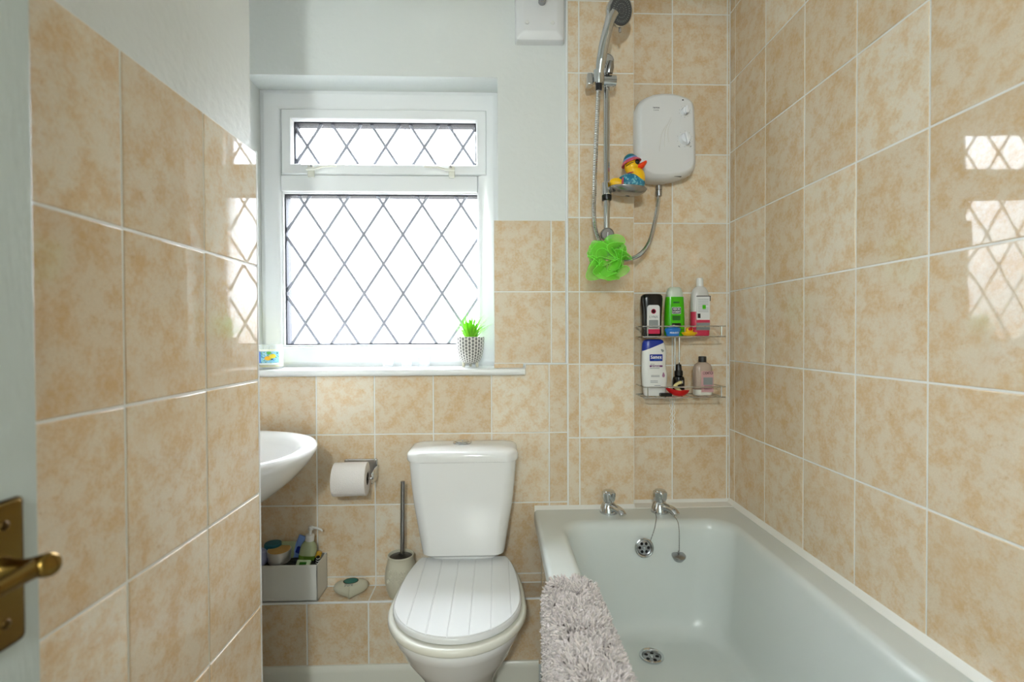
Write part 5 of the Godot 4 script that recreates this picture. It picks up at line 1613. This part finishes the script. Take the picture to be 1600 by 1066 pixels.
	var in_box := "toiletries in the white storage box"
	var base := y + 0.0045
	var bag := thing("wash_bag", "dark wash bag filling the bottom of the white storage box", "bag", Vector3(-0.725, base, -1.731))
	rings = []
	for w in [[0.0, 0.9], [0.02, 0.98], [0.08, 0.98], [0.104, 0.94], [0.1125, 0.78], [0.115, 0.4]]:
		var line := []
		for p in superellipse(0.1255 * w[1], 0.0425 * w[1], 5.0, 48):
			line.append(Vector3(p.x, w[0] + (0.004 * sin(p.x * 90.0) * cos(p.y * 120.0) if w[0] > 0.09 else 0.0), p.y))
		rings.append(line)
	part("bag", Geo.new().loft(rings), M.bag_dark, bag)
	var top := base + 0.115
	var tin := thing("round_tin", "round silver tin with a kraft paper lid in the storage box", "tin", Vector3(-0.7335, top, -1.726))
	tin.rotation = Vector3(0.07, 0, -0.02)
	part("can", Geo.new().lathe([Vector2(0.0001, 0), Vector2(0.034, 0), Vector2(0.0355, 0.002), Vector2(0.0355, 0.022), Vector2(0.0385, 0.0225), Vector2(0.0385, 0.038), Vector2(0.0370, 0.040), Vector2(0.0001, 0.040)], 40), M.tin_metal, tin)
	part("paper_lid", Geo.new().lathe([Vector2(0.0355, 0.0395), Vector2(0.0355, 0.0407), Vector2(0.0001, 0.0409)], 40), M.kraft, tin, "kraft paper lid")
	var pump := thing("pump_bottle", "clear green soap bottle with a white pump in the storage box", "bottle", Vector3(-0.647, top - 0.012, -1.742), 0.1)
	pump.rotation.z = -0.12
	part("lower_body", stacked([[0.0, 0.026, 0.018, 2.6], [0.004, 0.029, 0.020, 2.6], [0.026, 0.029, 0.020, 2.6]]), M.soap_green_solid, pump)
	part("upper_body", stacked([[0.026, 0.029, 0.020, 2.6], [0.045, 0.0275, 0.019, 2.5], [0.060, 0.023, 0.017, 2.3], [0.069, 0.0165, 0.0145, 2.1], [0.073, 0.012, 0.012, 2.0]]), M.soap_clear_solid, pump)
	part("collar", Geo.new().lathe([Vector2(0.0125, 0.072), Vector2(0.0150, 0.073), Vector2(0.0150, 0.090), Vector2(0.0135, 0.093), Vector2(0.006, 0.094)], 24), M.bottle_white, pump)
	var spout := Geo.new().lathe([Vector2(0.005, 0.092), Vector2(0.005, 0.108), Vector2(0.0085, 0.110), Vector2(0.0085, 0.119), Vector2(0.0070, 0.1205), Vector2(0.0001, 0.121)], 20)
	spout.tube([Vector3(0.002, 0.1165, 0), Vector3(0.020, 0.1185, 0.004), Vector3(0.036, 0.1145, 0.008), Vector3(0.040, 0.110, 0.009)], [0.0045, 0.004, 0.0034, 0.003], 12)
	part("pump", spout, M.bottle_white, pump)
	var blue := thing("cream_tube", "pale blue cream tube leaning in the storage box", "tube", Vector3(-0.684, top - 0.01, -1.758))
	blue.rotation.z = -0.35
	part("tube", stacked([[0.0, 0.024, 0.010, 3.0], [0.03, 0.025, 0.012, 3.0], [0.072, 0.024, 0.006, 4.0], [0.082, 0.024, 0.003, 5.0]]), M.tube_blue, blue)
	part("print", label_plate(0.014, 0.025, 0.048, 0.004, 0.0123), M.label_blue, blue)
	var jar := thing("glass_jar", "dark glass jar with a teal lid at the back of the storage box", "jar", Vector3(-0.765, top - 0.012, -1.752))
	part("jar", Geo.new().lathe([Vector2(0.0001, 0), Vector2(0.026, 0), Vector2(0.028, 0.003), Vector2(0.028, 0.04), Vector2(0.024, 0.046)], 30), M.jar_dark, jar)
	part("lid", Geo.new().lathe([Vector2(0.0275, 0.046), Vector2(0.0285, 0.048), Vector2(0.0285, 0.060), Vector2(0.027, 0.062), Vector2(0.0001, 0.0625)], 30), M.teal_lid, jar)
	var pouch := thing("clear_pouch", "crumpled grey-green pouch behind the tin in the storage box", "pouch", Vector3(-0.715, top - 0.008, -1.757))
	part("pouch", stacked([[0.0, 0.026, 0.008, 3.0], [0.02, 0.030, 0.012, 2.6], [0.045, 0.028, 0.010, 3.0], [0.060, 0.024, 0.003, 4.0]]), M.soap_clear_solid, pouch)
	var ball := thing("soap_ball", "pale lavender round bottle at the end of the storage box", "bottle", Vector3(-0.795, top - 0.012, -1.715))
	part("bottle", Geo.new().lathe([Vector2(0.0001, 0), Vector2(0.022, 0.002), Vector2(0.027, 0.014), Vector2(0.028, 0.03), Vector2(0.024, 0.048), Vector2(0.012, 0.058), Vector2(0.0001, 0.060)], 30), M.lavender, ball)
	var packet := thing("soap_packet", "pale green printed packet lying at the front of the storage box", "packet", Vector3(-0.6425, top - 0.004, -1.700))
	packet.rotation = Vector3(0.85, -0.1, 0.03)
	part("packet", Geo.new().box(Vector3(-0.024, 0, -0.014), Vector3(0.024, 0.009, 0.014), 0.003), M.packet_green, packet)
	part("print", Geo.new().box(Vector3(-0.012, 0.0086, -0.006), Vector3(0.012, 0.0094, 0.004), 0.0003), M.gel_deep_green, packet)
	var must := thing("small_tube", "small mustard-capped black tube at the corner of the storage box", "tube", Vector3(-0.6165, top - 0.016, -1.735))
	must.rotation = Vector3(-0.1, 0.2, -0.35)
	part("tube", Geo.new().tube([Vector3(0, 0, 0), Vector3(0, 0.022, 0)], 0.009, 16), M.bottle_black, must)
	part("cap", Geo.new().lathe([Vector2(0.0095, 0.021), Vector2(0.0095, 0.038), Vector2(0.0075, 0.041), Vector2(0.0001, 0.0415)], 18), M.mustard, must)
	var razor := thing("striped_tube", "thin black and white striped tube against the end of the storage box", "tube", Vector3(-0.604, top - 0.018, -1.722))
	razor.rotation = Vector3(0.25, 0, -0.12)
	part("tube", Geo.new().tube([Vector3(0, 0, 0), Vector3(0, 0.036, 0)], 0.006, 14), M.bottle_black, razor)
	for k in 3:
		part("band", Geo.new().lathe([Vector2(0.006, 0.012 + k * 0.009), Vector2(0.0063, 0.012 + k * 0.009), Vector2(0.0063, 0.015 + k * 0.009), Vector2(0.006, 0.015 + k * 0.009)], 16), M.bottle_white, razor)


# ---------------------------------------------------------------- bath mat
func build_mat() -> void:
	var t := thing("bath_mat", "shaggy taupe bath mat draped over the side of the bath", "bath mat")
	# cross-section over the rim, from low on the outside to low on the inside: (x, y)
	var sec := []
	for p in smooth_path([Vector3(0.130, 0.27, 0), Vector3(0.129, 0.40, 0), Vector3(0.1285, 0.50, 0), Vector3(0.131, 0.540, 0), Vector3(0.143, 0.556, 0), Vector3(0.172, 0.5585, 0), Vector3(0.204, 0.558, 0), Vector3(0.225, 0.551, 0), Vector3(0.236, 0.530, 0), Vector3(0.248, 0.47, 0), Vector3(0.259, 0.40, 0)], 5):
		sec.append(p)
	var z0 := -1.232
	var z1 := -0.62
	var g := Geo.new()
	var rings := []
	for k in 13:
		var z := lerpf(z0, z1, k / 12.0)
		var line := []
		for i in sec.size():
			line.append(Vector3(sec[i].x, sec[i].y, z))
		for i in range(sec.size() - 1, -1, -1):
			var a: Vector3 = sec[maxi(i - 1, 0)]
			var b: Vector3 = sec[mini(i + 1, sec.size() - 1)]
			var n := Vector3(-(b.y - a.y), b.x - a.x, 0).normalized()
			line.append(Vector3(sec[i].x, sec[i].y, z) + n * 0.006)
		rings.append(line)
	g.loft(rings)
	part("backing", g, M.mat_backing, t)
	# chenille strands
	var strand := Geo.new()
	strand.tube([Vector3(0, 0, 0), Vector3(0, 0.006, 0.0006), Vector3(0, 0.011, 0.0024), Vector3(0, 0.0150, 0.0052), Vector3(0, 0.0168, 0.0072)], [0.0021, 0.0023, 0.0022, 0.0019, 0.0007], 5)
	var mm := MultiMesh.new()
	mm.transform_format = MultiMesh.TRANSFORM_3D
	mm.use_colors = true
	mm.mesh = strand.mesh(70.0)
	var length := [0.0]
	for i in range(1, sec.size()):
		length.append(length[-1] + sec[i].distance_to(sec[i - 1]))
	var total: float = length[-1]
	var r := RandomNumberGenerator.new()
	r.seed = 31
	var count := 21000
	mm.instance_count = count
	var clump := noise(14.0, FastNoiseLite.TYPE_SIMPLEX_SMOOTH, 4, 2)
	for k in count:
		var s := r.randf() * total
		var i := 1
		while length[i] < s:
			i += 1
		var f: float = (s - length[i - 1]) / (length[i] - length[i - 1])
		var a: Vector3 = sec[i - 1]
		var b: Vector3 = sec[i]
		var p := a.lerp(b, f)
		var n := Vector3(-(b.y - a.y), b.x - a.x, 0).normalized()
		var z := r.randf_range(z0, z1)
		p = Vector3(p.x, p.y, z) + n * 0.005
		var lean := clump.get_noise_2d(s, z) * 2.6 + r.randf_range(-0.8, 0.8)
		var lean2 := clump.get_noise_2d(s + 50.0, z + 9.0) * 2.6 + r.randf_range(-0.8, 0.8)
		var side := n.cross(Vector3.BACK).normalized()
		var up := (n + side * lean * 0.8 + Vector3.BACK * lean2 * 0.8 + Vector3.DOWN * 0.15).normalized()
		var q := up.cross(Vector3(r.randf_range(-1, 1), r.randf_range(-1, 1), r.randf_range(-1, 1))).normalized()
		var size := r.randf_range(0.85, 1.35)
		mm.set_instance_transform(k, Transform3D(Basis(q, up, q.cross(up)).scaled_local(Vector3(0.78, size * 0.82, 0.82)), p))
		var tone := lerpf(0.44, 1.0, sqrt(r.randf()))
		mm.set_instance_color(k, Color(tone, tone * r.randf_range(0.97, 1.0), tone * r.randf_range(0.95, 1.0)))
	var o := MultiMeshInstance3D.new()
	o.multimesh = mm
	o.material_override = M.mat_pile
	place(o, "pile", t)
	o.set_meta("kind", "stuff")
